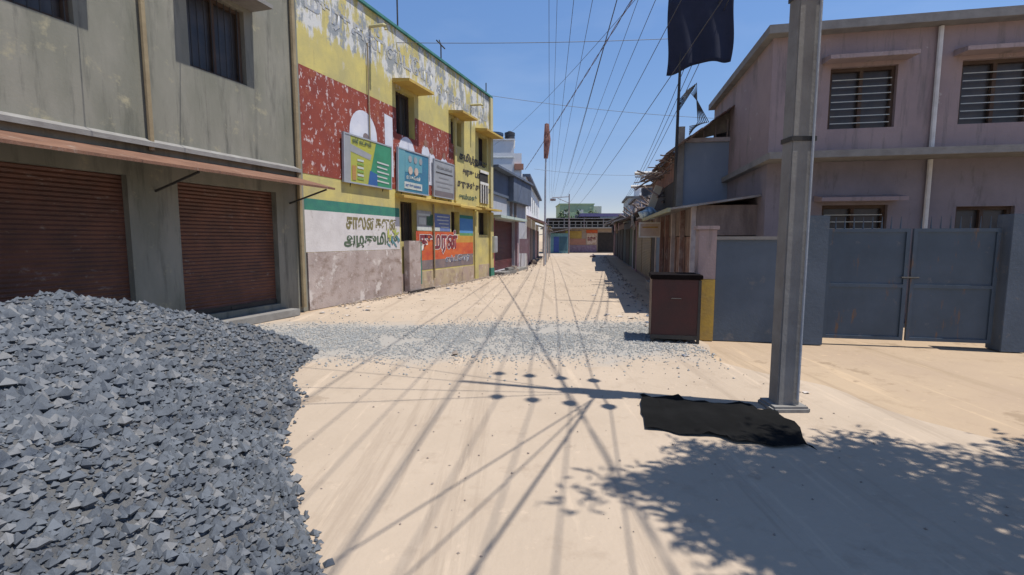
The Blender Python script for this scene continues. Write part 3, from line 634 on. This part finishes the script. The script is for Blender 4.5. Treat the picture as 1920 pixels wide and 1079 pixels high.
for a, b, c, d, mt, nm in ((2.45, 2.75, 0, 2.6, m_bye, 'shop_front'), (2.8, 4.4, 1.7, 2.6, m_och, 'shop_front'), (2.8, 4.9, .95, 1.68, m_salmon, 'shop_front'), (2.9, 6.2, 0, .9, m_purple, 'shop_front'), (4.95, 6.3, 2.35, 2.75, m_orange, 'banner'), (5.0, 6.2, 1.0, 2.3, M('banner_pale', (.6, .5, .4), (.4, .25, .15), scale=5), 'banner'), (6.35, 9.0, .1, 2.4, m_dark, 'opening_shade')):
    MB().box(a, b, -.05, -.003, c, d).build(nm, mt, eb)  # the near-black front is a panel painting the shade of an open shop
text('banner_lettering', 'வருக', m_redpaint, eb, 5.1, -.056, 1.3, .6, width=1.0, bold=.04)
MB().box(-.3, 9.4, -1.0, 5.1, 2.9, 3.05).build('slab', m_concrete, eb)
MB().box(0.2, 9.0, 1.4, 5, 3.05, 4.0).build('gallery', m_dark, eb)
q = MB()
for k in range(14): q.box(.2 + .66 * k, .28 + .66 * k, -.8, -.72, 3.05, 3.7)
q.box(.2, 9.0, -.8, -.72, 3.7, 3.78).box(.2, 9.0, -.8, -.72, 3.3, 3.36); q.build('railing', m_concrete, eb)
MB().box(.2, 9.2, -.2, 5, 4.05, 4.15).build('roof', m_tin, eb)
for k in (.3, 2.2, 4.6, 6.9, 8.9): MB().box(k, k + .15, -.15, 0, 3.06, 4.04).build('post', m_greyband, eb)
gb = empty('green_building', (6.9, 70, 0), 0, 'pale green upper storey showing above the building at the end of the street', 'building')
MB().box(0, 4.9, 0, 6, 0, 6.6).build('wall', m_palegreen, gb); MB().box(-.1, 5.0, -.1, 6.1, 6.6, 6.75).build('parapet', m_palegreen, gb)
for x in (.6, 2.6): MB().box(x, x + .8, -.03, -.003, 5.0, 5.9).build('window', M('pale_window', (.5, .55, .5), (.4, .45, .42)), gb)
MB().box(4.9, 6.1, .5, 6, 0, 6.4).build('side_wing', M('greenish_white', (.45, .5, .42), (.4, .45, .38)), gb)
pb = empty('purple_roof_house', (11.3, 62, 0), 0, 'pale blue walled house with a bluish purple roof edge, right street end', 'house')
MB().box(0, 4.4, 0, 5, 0, 4.5).build('wall', M('pale_blue_wall', (.28, .38, .46), (.24, .33, .4)), pb)
MB().box(-2.6, 4.6, -.3, 5.2, 4.5, 4.9).build('roof_edge', M('violet_edge', (.10, .09, .20), (.13, .11, .22)), pb)
def blob_tree(loc, h, rad, label, mat, nleaf=900, ls=.14, name='tree', trunk_r=.12):
    t = empty(name, loc, 0, label, 'tree')
    q = MB(); q.tube([(0, 0, 0), (.05, 0, h * .35), (.0, .05, h * .6)], [trunk_r, trunk_r * .75, trunk_r * .4], 7)
    for k in range(6):
        a = k * 1.05; q.tube([(0, 0, h * .5), (rad * .5 * math.cos(a), rad * .5 * math.sin(a), h * .72)], [trunk_r * .4, trunk_r * .12], 5)
    q.build('trunk', m_bark, t)
    c = MB()
    cl = [(random.gauss(0, rad * .45), random.gauss(0, rad * .45), h * .78 + random.gauss(0, h * .1)) for _ in range(14)]
    for i in range(nleaf):
        cc = random.choice(cl); p = Vector(cc) + Vector((random.gauss(0, 1), random.gauss(0, 1), random.gauss(0, 1))) * rad * .2
        u = Vector((random.gauss(0, 1), random.gauss(0, 1), random.gauss(0, .6))).normalized() * ls; v = u.orthogonal().normalized() * ls * .5
        c.bm.faces.new([c.bm.verts.new(x) for x in (p - u, p + v, p + u, p - v)])
    c.build('crown', mat, t)
    return t
blob_tree((8.9, 64, 0), 5.6, .9, 'small dark round tree in front of the pale green building', m_leafd, 700, .16)
blob_tree((10.7, 64, 0), 5.8, .9, 'dark bushy tree at the right edge of the pale green building', m_leafd, 700, .16)
blob_tree((6.7, 63, 0), 5.4, .7, 'narrow dark tree at the left edge of the pale green building', m_leafd, 500, .16)
# lamp post with an arm at the end of the street
lp = empty('lamp_post', (6.35, 54.0, 0), 0, 'dark street lamp post with a long arm reaching left at the end of the street', 'lamp post')
MB().tube([(0, 0, 0), (0, 0, 6.6)], [.09, .06], 8).build('pole', m_greyband, lp)
MB().tube([(0, 0, 6.3), (-1.9, 0, 6.2)], .04, 6).tube([(0, 0, 5.6), (-1.3, 0, 6.15)], .03, 6).build('arm', m_greyband, lp)
MB().box(-2.1, -1.5, -.12, .12, 5.85, 6.1).build('lamp_head', m_greyband, lp, .02)
# slim pale pole with furled brown flag
fp = empty('flag_pole', (2.05, 30, 0), 0, 'tall slim pale pole topped by a furled brown flag, left roadside', 'flag pole')
MB().tube([(0, 0, 0), (0, 0, 5), (.05, 0, 8.6)], [.07, .055, .04], 8).build('pole', m_steelpole, fp)
q = MB()
for k in range(7): a = k * .9; q.tube([(.06 + .05 * math.cos(a), .05 * math.sin(a), 8.55), (.09 + .10 * math.cos(a), .09 * math.sin(a), 7.6), (.02 + .06 * math.cos(a), .06 * math.sin(a), 6.5 + .12 * (k % 3))], [.08, .12, .07], 6)
q.build('furled_flag', m_flag, fp)

# ------------------------------------------------------------------ right row: frame X = along the street, +Y = towards the street
UR = math.atan2(.9865, .1638)
RO = Vector((2.2, 0, 0)); RM = Matrix.Translation(RO) @ Matrix.Rotation(UR, 4, 'Z')
def rroot(name, s, n, z, label, cat, group=None):
    return empty(name, RM @ Vector((s, n, z)), UR, label, cat, group)
# timber stall (nearest)
ta = rroot('timber_stall', 10.2, 0, 0, 'old timber stall of pinkish planks with a low sheet roof behind the maroon box', 'stall')
MB().box(0, 4.7, -2.4, 0, 0, 1.62).build('plank_wall', m_wood, ta)
MB().box(0, 4.7, -2.4, .03, 1.64, 2.26).build('upper_panel', m_wood2, ta)
for x in (.02, 1.3, 2.55, 3.6, 4.62): MB().box(x, x + .1, .035, .13, 0, 2.26).build('post', m_postlight if x in (.02, 2.55) else m_wood, ta)
MB().poly([(-.25, -2.6, 2.62), (-.25, -2.6, 2.66), (-.25, .62, 2.20), (-.25, .62, 2.16)], (5.3, 0, 0)).build('sheet_roof', m_tin, ta)
MB().box(-.27, 5.07, .60, .66, 2.12, 2.2).build('eave_beam', M('greenish_beam', (.30, .31, .2), (.24, .25, .17)), ta)
MB().box(-.1, 4.8, .14, .5, 0, .3).build('plinth', m_concrete, ta)
# upper room with blue-grey sheet
tb = rroot('upper_room', 12.8, 0, .12, 'raised room clad in smooth blue-grey sheet under a broken tiled roof', 'building')
MB().box(0, 5.2, -4.4, -.02, 2.3, 3.9).build('sheet_wall', m_sheet, tb)
MB().box(.2, 5.0, -4.2, -2.7, -.12, 2.297).build('lower_wall', m_concrete, tb)
MB().box(-.06, .06, -.12, .06, 2.3, 4.3).build('corner_post', m_concrete, tb)
MB().box(-.08, 0, -4.4, -.14, 3.9, 4.0).build('wall_plate', m_postlight, tb)
mbt = MB(); # ragged tiled roof rising away from the street
for i in range(24):
    for j in range(12):
        s_ = -.4 + i * .26; n_ = .35 - j * .26; z_ = 3.55 + j * .19 + random.uniform(-.02, .03)
        if j < 2 and random.random() < .25: continue
        mbt.poly([(s_, n_, z_), (s_ + .25, n_, z_ + .02), (s_ + .25, n_ - .3, z_ + .24), (s_, n_ - .3, z_ + .22)], (0, 0, .035))
mbt.build('tiled_roof', m_tile, tb)
mbt = MB()
for i in range(24):
    for j in range(6):
        s_ = -.4 + i * .26; n_ = -2.8 - j * .26; z_ = 5.80 - j * .19 + random.uniform(-.02, .02)
        mbt.poly([(s_, n_, z_), (s_ + .25, n_, z_ + .02), (s_ + .25, n_ - .3, z_ - .16), (s_, n_ - .3, z_ - .18)], (0, 0, .035))
mbt.build('tiled_roof', m_tile, tb)
MB().poly([(.02, -.02, 3.9), (.02, -4.2, 4.8), (.02, -2.75, 5.65)], (.08, 0, 0)).build('gable', M('dark_gable', (.13, .11, .09), (.2, .17, .13), scale=4, grime=((.28, .24, .2), .55, .7, 6, (1, 1, .4))), tb)
q = MB()
for k in range(9): q.tube([(-.05, -.3 - k * .28, 3.92), (-.05, -.3 - k * .28, 4.05 + k * .13)], .02, 5)
q.build('batten', m_wood2, tb)
mq = MB()
for k in range(26):
    a = random.uniform(.1, 5.0); mq.tube([(a, .02, 3.6 + random.uniform(-.3, .1)), (a + random.uniform(-.3, .3), random.uniform(.3, .75), 3.45 + random.uniform(-.3, .25))], random.uniform(.012, .03), 5)
mq.build('rafter_ends', m_wood2, tb)
m_rustb = M('rust_boards', (.22, .11, .08), (.10, .06, .05), scale=3, bump=.5, wave=('X', 2.5, .6), grime=((.3, .24, .2), .58, .68, 4, (1, 1, .4)))
MB().box(.1, 5.2, -.018, .03, 3.0, 3.75).build('side_board', m_rustb, tb)
MB().box(.1, 5.2, -.018, .02, 2.3, 2.997).build('eave_shade', m_dark, tb)  # near-black strip paints the shade under the tiled roof
# stalls further on
def stall(s0, s1, h, fronts, label, roofmat, wallmat, rh=.9, over=.6):
    t = rroot('shop_stall', s0, 0, 0, label, 'stall', 'low stalls along the right side of the street')
    L = s1 - s0
    MB().box(0, L, -3, 0, 0, h).build('wall', wallmat, t)
    MB().poly([(-.05, -3.2, h + rh), (-.05, -3.2, h + rh + .06), (-.05, over, h - .02), (-.05, over, h - .08)], (L + .1, 0, 0)).build('roof', roofmat, t)
    for nm, a, b, c, d, mt in fronts: MB().box(a, b, .004, .05, c, d).build(nm, mt, t)  # near-black fronts are solid panels painted as the shade inside open stalls
    return t
tc_ = stall(15.05, 17.7, 2.35, [('blue_leaf', .35, 1.25, .3, 2.0, m_bluedoor), ('post', 0, .12, 0, 2.3, m_postlight), ('post', 1.5, 1.65, 0, 2.3, m_postlight), ('opening_shade', 1.7, 2.6, .2, 2.1, m_dark)], 'narrow stall with a blue door leaf beside a pale post', m_tin, m_greyband)
td = stall(17.75, 23.6, 2.6, [('ochre_shutter', .1, 3.2, .15, 2.25, m_ochreshut), ('ochre_shutter', 3.4, 5.7, .15, 2.25, m_ochreshut)], 'stall with two dull ochre roller shutters in the right row', m_tile, m_greyband, 1.6)
te = stall(23.65, 28.0, 2.5, [('pillar', 0, .35, 0, 2.4, m_mauve), ('opening_shade', .4, 1.8, .1, 2.2, m_dark), ('pillar', 1.9, 2.3, 0, 2.4, m_lilac), ('green_shutter', 2.4, 4.2, .1, 2.2, M('dull_green_shutter', (.06, .10, .08), (.05, .07, .06), wave=('Z', 5.0)))], 'stall with mauve and lilac pillars and a green shutter', m_tin, m_mauve, 1.2, 1.1)
tf = stall(28.05, 34.0, 2.6, [('opening_shade', .2, 2.8, .1, 2.2, m_dark), ('teal_shutter', 3.0, 5.6, .1, 2.2, M('dull_teal_shutter', (.03, .05, .055), (.025, .04, .045), wave=('Z', 5.0)))], 'dark open stall with a teal shutter, fifth in the right row', m_tile, m_bluegrey, 1.1, 1.0)
tg = stall(34.05, 41.0, 2.7, [('opening_shade', .3, 3.3, .1, 2.3, m_dark), ('opening_shade', 3.7, 6.6, .1, 2.3, m_dark)], 'dark stall with two open fronts near the far end of the right row', m_tin, m_greyband, 1.6, 1.2)
tg2 = stall(41.05, 50.0, 3.1, [('opening_shade', .5, 4, .1, 2.3, m_dark), ('maroon_front', 4.5, 8, .1, 2.4, m_maroon)], 'farthest stall of the right row with a maroon front', m_tin, m_mauve, 1.6, 1.0)
# taller blocks behind the stalls forming the skyline
for (a, b, n0, h, mt, lb) in ((28.5, 33.5, -.35, 3.9, m_lilac, 'grey lilac rendered house behind the middle stalls on the right'), (35, 40, -.3, 4.5, m_ppale, 'pale house rising behind the far dark stalls on the right'), (23.8, 27.6, -.9, 3.7, m_greyband, 'dark rendered house behind the mauve pillared stall')):
    t = rroot('back_house', a, n0, 0, lb, 'house'); L = b - a
    MB().box(0, L, -4, 0, 0, h).build('wall', mt, t); MB().box(-.1, L + .1, -4.1, .15, h, h + .12).build('roof_slab', m_concrete, t)
    MB().box(.8, 1.7, .003, .03, h - 1.3, h - .5).build('window', m_glass, t); MB().box(L - 1.8, L - .9, .003, .03, h - 1.3, h - .5).build('window', m_glass, t)
tank(RM @ Vector((31, -1.2, 4.02)), .4, .8, m_tank, 'black water tank on the lilac house roof behind the stalls')
tank(RM @ Vector((36.5, -1.2, 4.62)), .4, .8, m_white, 'white water tank on the pale house roof near the far end')
# clutter on the stall roofs
for k, (s, z, ln) in enumerate(((16.4, 3.75, 1.1), (18.6, 3.55, 1.0))):
    o = MB().tube([(0, -.9, .02), (0, ln * .55, 0)], .055, 8).build('roof_pipe', m_wpaint); o.matrix_basis = RM @ Matrix.Translation((s, .2, z))
    tag(o, ('upper white pipe sticking out over the street from the tiled roof', 'lower white pipe sticking out over the street from the stall roof')[k], 'pipe', 'pipes sticking out from the right roofs')
o = MB().box(-.11, .11, -.03, .03, 0, .95).build('slanted_board', M('cream_panel', (.58, .55, .45), (.5, .47, .38)), None, .005); o.matrix_basis = RM @ Matrix.Translation((15.3, .46, 2.32)) @ Matrix.Rotation(R(-80), 4, 'Z') @ Matrix.Rotation(R(20), 4, 'Y')
tag(o, 'long cream panel leaning on the stall roof beside the blue-grey room', 'panel')
q = MB()
for k in range(9):
    a = k * .7; q.tube([(.1 * math.cos(a), .14 * math.sin(a), 0), (.2 * math.cos(a + .2), .2 * math.sin(a), .14), (.06 * math.cos(a), .06 * math.sin(a), .3)], [.08, .12, .05], 7)
o = q.build('plastic_bag', M('pale_blue_plastic', (.35, .48, .58), (.42, .55, .62), rough=.5), smooth=True); o.matrix_basis = RM @ Matrix.Translation((14.9, .5, 2.22))
tag(o, 'pale blue plastic bundle sitting on the edge of the low sheet roof', 'bag')
sg = rroot('hanging_sign', 14.9, .12, 1.64, 'small cream signboard in a pale frame projecting over the street from the stalls', 'signboard')
MB().box(-.015, .015, .02, .60, .02, .40).build('panel', m_cream, sg)
MB().box(-.03, .03, -.02, .64, -.02, .02).box(-.03, .03, -.02, .64, .40, .44).box(-.03, .03, -.02, .02, .021, .399).box(-.03, .03, .60, .64, .021, .399).build('frame', m_wpaint, sg)
MB().box(-.022, -.016, .08, .54, .27, .31).build('lettering_strip', m_och, sg)
MB().tube([(0, .05, .44), (0, .05, .6)], .01, 5).tube([(0, .56, .44), (0, .56, .6)], .01, 5).build('hanger', m_blackiron, sg)
q = MB()
random.seed(11)
for k in range(85):
    s = random.uniform(14.5, 30); n_ = random.uniform(-1.2, .4); z = 2.55 + (.4 - n_) * .38 + random.uniform(0, .3)
    q.tube([(s, n_, z), (s + random.uniform(-.9, .9), n_ + random.uniform(-.4, .5), z + random.uniform(-.1, .55))], random.uniform(.015, .05), 5)
o = q.build('roof_lumber', m_wood2); o.matrix_basis = RM; tag(o, 'jumble of grey sticks and planks thrown on the stall roofs', 'lumber', kind='stuff')
random.seed(21)
for k, (s, n_, wd, col, lb) in enumerate(((18.3, .62, 1.3, 'grey_rag', 'grey rag hanging from the eave above the ochre shutters'), (24.2, .95, 1.6, 'brown_rag', 'brown sacking hanging from the eave of the mauve stall'), (29.5, .9, 2.2, 'black_rag', 'black sheet sagging from the eave of the dark open stall'))):
    mb = MB(); G = {}
    for i in range(13):
        for j in range(5):
            G[i, j] = mb.bm.verts.new((s + wd * i / 12, n_ + .05 * math.sin(i * 1.3 + j), 2.5 - k * .05 - j * (.11 + .03 * math.sin(i * .9)) - .05 * math.sin(i * .5)))
    for i in range(12):
        for j in range(4): mb.bm.faces.new((G[i, j], G[i + 1, j], G[i + 1, j + 1], G[i, j + 1]))
    c_ = {'grey_rag': (.2, .19, .18), 'brown_rag': (.16, .11, .07), 'black_rag': (.03, .03, .035)}[col]
    o = mb.build('hanging_rag', M(col, c_, scale=3, rough=.95), smooth=True); o.matrix_basis = RM; tag(o, lb, 'cloth', 'rags hanging from the stall eaves')
    o.modifiers.new('thickness', 'SOLIDIFY').thickness = .01
# mast with black cloth
ms = empty('cloth_mast', (3.87, 11.6, 0), 0, 'thin dark mast rising above the blue-grey room with cables looped on it', 'mast')
MB().tube([(0, 0, 2.3), (.02, 0, 4.6), (.06, 0, 7.4)], [.04, .035, .025], 6).build('pole', m_blackiron, ms)
MB().tube([(-.32, .09, 7.12), (1.15, -.31, 7.2)], .028, 6).build('crossbar', m_wpaint, ms)
q = MB()
for k in range(6):
    a = k * 1.1; q.tube([(0, 0, 4.75 - k * .05), (.25 + .04 * k, .05, 5.05 + .03 * k), (.45, .0, 4.8), (.5 + .05 * k, 0, 4.3), (.3, .0, 4.0 + .04 * k)], .012, 5)
q.build('cable_loop', m_wire, ms)
NX, NZ = 40, 16; mb = MB(); G = {}
for i in range(NX + 1):
    for j in range(NZ + 1):
        u_ = i / NX; v_ = j / NZ
        t = -.26 + 1.35 * u_ + .05 * (1 - v_) * math.sin(5 * v_)
        x = 3.87 + t; y = 11.6 - t * .27 + .05 * math.sin(u_ * 15 + v_ * 2) * (1.1 - v_)
        z = 7.08 + .09 * u_ - .06 * abs(math.sin(u_ * 9.4)) * v_ - (1 - v_) * (1.66 - .12 * u_ + .06 * math.sin(7 * u_ + 1))
        G[i, j] = mb.bm.verts.new((x, y, z))
for i in range(NX):
    for j in range(NZ): mb.bm.faces.new((G[i, j], G[i + 1, j], G[i + 1, j + 1], G[i, j + 1]))
bc = mb.build('black_cloth', m_blackcloth, smooth=True); tag(bc, 'black cloth hanging square from a crossbar high above the right roofs', 'cloth')
bc.modifiers.new('thickness', 'SOLIDIFY').thickness = .01

# maroon box
bx = empty('maroon_box', (2.11, 7.20, 0), R(-13), 'dark maroon sheet-metal box with a black lid standing at the right road edge', 'box')
MB().box(0, .70, 0, .62, .06, .96).build('body', m_box, bx, .008)
MB().box(-.02, .72, -.02, .64, .962, 1.03).build('lid', m_lid, bx, .008)
for x in (.0, .66): 
    for y in (.0, .58): MB().box(x, x + .04, y, y + .04, 0, .058).build('foot', m_blackiron, bx)
MB().box(.662, .702, -.012, -.002, .06, .95).build('edge_strip', m_blackiron, bx)
MB().box(0, .66, -.012, -.002, .06, .12).build('edge_strip', m_blackiron, bx)
MB().tube([(.28, -.02, .66), (.28, -.04, .68), (.42, -.04, .68), (.42, -.02, .66)], .007, 6).build('handle', m_blackiron, bx)

# ------------------------------------------------------------------ right corner property
cw = empty('compound_wall', (2.86, 7.45, 0), R(-11), 'slate-blue compound wall with a pink and yellow end pillar at the right of the maroon box', 'wall')
MB().box(0, .26, -.13, .13, 0, .95).build('pillar_base', m_yelpost, cw, .006)
MB().box(0, .26, -.13, .13, .952, 1.70).build('pillar_top', m_pinkwall, cw, .006)
MB().box(-.03, .29, -.16, .16, 1.702, 1.76).build('pillar_cap', m_pinkwall, cw, .006)
MB().box(.262, 1.5, -.08, .08, 0, 1.55).build('wall_panel', m_slatewall, cw)
MB().box(4.3, 10.5, -.08, .08, 0, 1.55).build('wall_panel', m_slatewall, cw)
MB().box(.262, 1.5, -.11, .11, 1.552, 1.6).build('coping', m_concrete, cw)
MB().box(4.3, 10.5, -.11, .11, 1.552, 1.6).build('coping', m_concrete, cw)
for x in (1.5, 4.02): MB().box(x, x + .28, -.14, .14, 0, 1.9).build('gate_pillar', m_slatewall, cw, .006)
gt = empty('steel_gate', cw.matrix_basis @ Vector((1.8, 0, .06)), R(-11), 'double steel gate painted slate blue in the compound wall at the right', 'gate')
for k in (0, 1):
    x0 = .02 + k * 1.1; lf = MB().box(x0, x0 + 1.06, 0, .02, .03, 1.65)
    lf = lf.build('leaf', m_slate, gt)
    q = MB()
    for xx in (x0, x0 + 1.01): q.box(xx, xx + .05, -.022, -.002, .03, 1.65)
    q.box(x0 + .05, x0 + 1.01, -.022, -.002, .03, .08).box(x0 + .05, x0 + 1.01, -.022, -.002, .8, .85).box(x0 + .05, x0 + 1.01, -.022, -.002, 1.6, 1.65)
    for j in range(8): q.tube([(x0 + .1 + j * .12, .01, 1.65), (x0 + .1 + j * .12, .01, 1.82)], [.012, .003], 5)
    q.build('leaf_frame', m_slate, lf)
MB().tube([(1.0, -.03, .95), (1.22, -.03, .95)], .012, 6).build('bolt', m_blackiron, gt)
ph = empty('pink_house', (4.9, 9.4, 0), R(-11), 'two-storey house with grimy pinkish walls behind the slate-blue compound wall', 'house')
ph_h = [(1.0, 2.1, 1.0, 2.2), (3.2, 4.1, .1, 2.15), (5.2, 6.4, 1.0, 2.2), (1.0, 2.1, 3.9 - .3, 4.7), (5.2, 6.4, 3.6, 4.7), (3.1, 4.2, 3.6, 4.7)]
holed_wall(0, 9, 0, 3.0, [h for h in ph_h if h[3] < 3], .2, thick=5).build('lower_wall', M('grey_pink_wall', (.25, .22, .24), (.2, .175, .19), scale=1.3, grime=((.12, .11, .11), .55, .7, 2, (2, 1, .5))), ph)
holed_wall(0, 9, 3.12, 5.3, [h for h in ph_h if h[3] > 3], .2, thick=5).build('upper_wall', m_pinkwall, ph)
MB().box(-.15, 9.15, -.6, 5, 3.0, 3.12).build('floor_slab', m_concrete, ph)
MB().box(-.15, 9.15, -.25, 5.1, 5.3, 5.45).build('roof_slab', m_concrete, ph)
for a, b, c, d in ph_h:
    f = MB().box(a, a + .06, .08, .14, c, d).box(b - .06, b, .08, .14, c, d).box(a + .06, b - .06, .08, .14, d - .06, d).box((a + b) / 2 - .03, (a + b) / 2 + .03, .08, .14, c, d - .06).build('window' if c > .5 else 'door', MATS['brown_frame'], ph)
    MB().box(a + .06, b - .06, .15, .155, c, d - .06).build('pane', m_glass, f)
    if c > .5:
        k = MB(); z_ = c + .1
        while z_ < d - .1: k.box(a + .06, b - .06, .05, .062, z_, z_ + .014); z_ += .13
        k.build('grille', m_ppale, f); shade(a - .15, b + .15, d + .05, .35).build('sunshade', m_pinkwall, ph)

MB().tube([(2.7, -.05, .1), (2.7, -.05, 2.99)], .04, 8).build('drain_pipe', m_wpaint, ph); MB().tube([(2.7, -.05, 3.13), (2.7, -.05, 5.28)], .04, 8).build('drain_pipe', m_wpaint, ph)
# flat black patch on the road, slightly rumpled mesh
mb = MB(); N = 26; G = {}
for i in range(N + 1):
    for j in range(8):
        u_ = i / N; v_ = j / 7
        xa = 1.27 - .18 * v_ ; x = xa + u_ * 1.15
        y = (4.66 - .40 * u_) * (1 - v_) + (3.80 - .42 * u_) * v_
        e = .10 * mnoise.noise(Vector((u_ * 6, v_ * 3, 4)))
        G[i, j] = mb.bm.verts.new((x + e, y + e, .014 + .05 * abs(mnoise.noise(Vector((u_ * 9, v_ * 5, 7))))))
for i in range(N):
    for j in range(7): mb.bm.faces.new((G[i, j], G[i + 1, j], G[i + 1, j + 1], G[i, j + 1]))
bs = mb.build('black_patch', m_blackpatch, smooth=True); tag(bs, 'black patch lying flat on the road at the right edge', 'plastic sheet')

# ------------------------------------------------------------------ utility pole (its long shadow falls across the road)
PB = Vector((2.52, 4.33, 0))
up_ = empty('utility_pole', PB, 0, 'concrete electricity pole with a steel extension at the right roadside', 'utility pole')
MB().poly([(-.10, -.08, 0), (.10, -.08, 0), (.10, .08, 0), (-.10, .08, 0)], (0, 0, 5.5)).build('pole', m_concrete, up_, .01)
for z in (2.4, 3.6, 4.3): MB().box(-.108, .108, -.088, .088, z, z + .04).build('clamp', m_blackiron, up_)
MB().tube([(.07, -.10, .1), (.07, -.10, 3.9)], .012, 6).build('conduit', m_steelpole, up_)
MB().box(-.17, .17, -.15, .15, -.05, .05).build('footing', m_concrete, up_, .02)
MB().tube([(0, 0, 5.3), (0, 0, 8.75)], .036, 8).build('extension', m_blackiron, up_)
IZ = (7.6, 6.6, 5.6, 4.6)
for z in IZ:
    MB().box(-.008, .008, -.35, .35, z - .008, z + .008).build('bracket', m_blackiron, up_)
    for sgn in (-1, 1):
        MB().tube([(0, sgn * .34, z), (0, sgn * .38, z), (0, sgn * .44, z), (0, sgn * .50, z)], [.02, .07, .07, .02], 10).build('insulator', m_ceramic, up_)
MB().box(-.30, -.11, -.12, .12, 3.75, 4.15).build('junction_box', m_blackiron, up_)
for k, z in enumerate(IZ):
    nm = ('topmost', 'second', 'third', 'lowest')[k]
    wire(PB + Vector((0, .5, z)), (5.6, 50, z - .6), .45, .007, nm + ' of the four bare wires running down the street from the roadside pole')
    wire(PB + Vector((0, -.5, z)), (2.52 - .165 * 36, -32, z + .1), .3, .006, nm + ' of the four bare wires running back past the camera from the roadside pole')
# service cables from the junction box
for k, (b, r_, lb) in enumerate((((-8.4, -12, 6.6), .009, 'thick black cable from the pole slanting back across the road'), ((-5.6, -12, 6.4), .008, 'black cable from the pole slanting back past the left of the camera'), ((-3.6, -12, 6.6), .015, 'heaviest black cable from the pole running back over the camera'),
        ((-8.0, 7.4, 6.3), .008, 'thin cable crossing the road to the cement building'), ((-7.0, 9.0, 6.6), .008, 'thin cable crossing the road to the cement building roof'), ((-8.3, 5.0, 5.6), .008, 'thin low cable crossing the road near the camera'), ((-8.5, 3.0, 5.4), .008, 'thinnest cable crossing the road beside the gravel heap'))):
    wire(PB + Vector((-.2, 0, 4.05 + .06 * k)), b, .3, r_ * .8, lb, 'service cables from the roadside pole')
wire(PB + Vector((-.1, .1, 5.2)), (-.8, 21.2, 5.6), .3, .004, 'cable from the roadside pole slanting over to the yellow building corner', 'service cables from the roadside pole')
# sky wires: (x at y, ...) fan converging down the street
FAN = [(-.05, .078, 7.2, .0055, 'leftmost thin wire of the fan overhead'), (.12, .078, 7.6, .005, 'second thin wire from the left in the fan overhead'), (.5, .072, 7.2, .006, 'third wire from the left in the fan overhead'),
       (.95, .066, 7.3, .006, 'fourth wire from the left in the fan overhead'), (1.3, .072, 7.0, .009, 'dark wire right of the twisted cable in the fan overhead'), (1.45, .07, 7.5, .006, 'thin wire beside the dark one in the fan overhead')]
for x0, k, z, r_, lb in FAN:
    wire((x0 - 16 * k, -16, z + .2), (x0 + 54 * k, 54, z - 1.6), .5, r_, lb, 'fan of wires along the street', 24)
# twisted bundle to the shops on the left
a_, b_ = Vector((4.4, -12, 8.0)), Vector((.75, 27.6, 5.5)); P1, P2 = [], []
for i in range(161):
    t = i / 160; p = a_.lerp(b_, t); p.z -= .35 * 4 * t * (1 - t); an = t * 150; off = Vector((math.cos(an), 0, math.sin(an))) * .013
    P1.append(p + off); P2.append(p - off)
tw = empty('twisted_cable', (0, 0, 0), 0, 'thick twisted brown and black cable slanting across the sky to the left shops', 'cable')
MB().tube(P1, .008, 5).build('strand', m_wire, tw); MB().tube(P2, .008, 5).build('strand', m_flag, tw)
# crossing wires
wire((-6.5, 13.5, 6.9), (5.5, 15.5, 7.75), .12, .009, 'upper thin wire crossing the street from the yellow building roof', 'wires crossing the street')
wire((-.9, 20.6, 7.5), (10.5, 22.9, 7.1), .15, .009, 'lower thin wire crossing the street from the far corner of the yellow building', 'wires crossing the street')
wire((1.5, 33, 6.3), (12.5, 34, 6.2), .3, .009, 'faint wire crossing the street far off above the rooftops', 'wires crossing the street')
# bundled black cables along the right row
for k in range(3):
    wire((4.0 + .12 * k, 8, 7.6 - .2 * k), (8.4 + .1 * k, 35.8, 4.7), .5, .010, ('outer', 'middle', 'inner')[k] + ' black cable sloping down along the right roofs', 'cables along the right roofs')

# ------------------------------------------------------------------ roadside tree at the right (its shade falls in the frame)
random.seed(5)
tr = empty('roadside_tree', (4.5, .9, 0), 0, 'leafy tree at the right roadside, its dappled shade on the corner of the road', 'tree')
q = MB(); q.tube([(0, 0, 0), (-.1, .05, 1.2), (-.25, .15, 2.4), (-.4, .3, 3.3)], [.17, .14, .11, .08], 9)
CL = []
def incrown(x, y):    # crown plan, seen from above, in world metres
    return ((x - 4.75) / 2.4) ** 2 + ((y - 2.05 + .06 * (x - 4.75)) / 1.0) ** 2 < 1 + .25 * mnoise.noise(Vector((x * 1.3, y * 1.3, 8)))
while len(CL) < 95:
    x, y = random.uniform(1.7, 7.6), random.uniform(.5, 3.4)
    if not incrown(x, y): continue
    e = Vector((x - 4.5, y - .9, 3.75 + random.uniform(0, 1.3)))
    s_ = Vector((-.4, .3, 3.2)); m_ = s_.lerp(e, .5) + Vector((0, 0, .25))
    q.tube([s_, m_, e], [.04, .022, .008], 5); CL.append(e)
while len(CL) < 130:      # extra leaf clusters added on the street side to deepen the cast shade
    x, y = random.uniform(2.3, 3.9), random.uniform(1.3, 3.1)
    if incrown(x, y): CL.append(Vector((x - 4.5, y - .9, 3.75 + random.uniform(0, 1.1))))
q.build('trunk', m_bark, tr)
c = MB()
for e in CL:
    for b in range(5):
        p0 = e + Vector((random.gauss(0, 1), random.gauss(0, 1), random.gauss(0, .7))) * .15
        for i in range(34):
            p = p0 + Vector((random.gauss(0, 1), random.gauss(0, 1), random.gauss(0, 1))) * .10
            u = Vector((random.gauss(0, 1), random.gauss(0, 1), random.gauss(0, .4))).normalized() * random.uniform(.04, .07); v = u.orthogonal().normalized() * u.length * .42
            c.bm.faces.new([c.bm.verts.new(x) for x in (p - u, p + v, p + u, p - v)])
c.build('crown', m_leaf, tr)
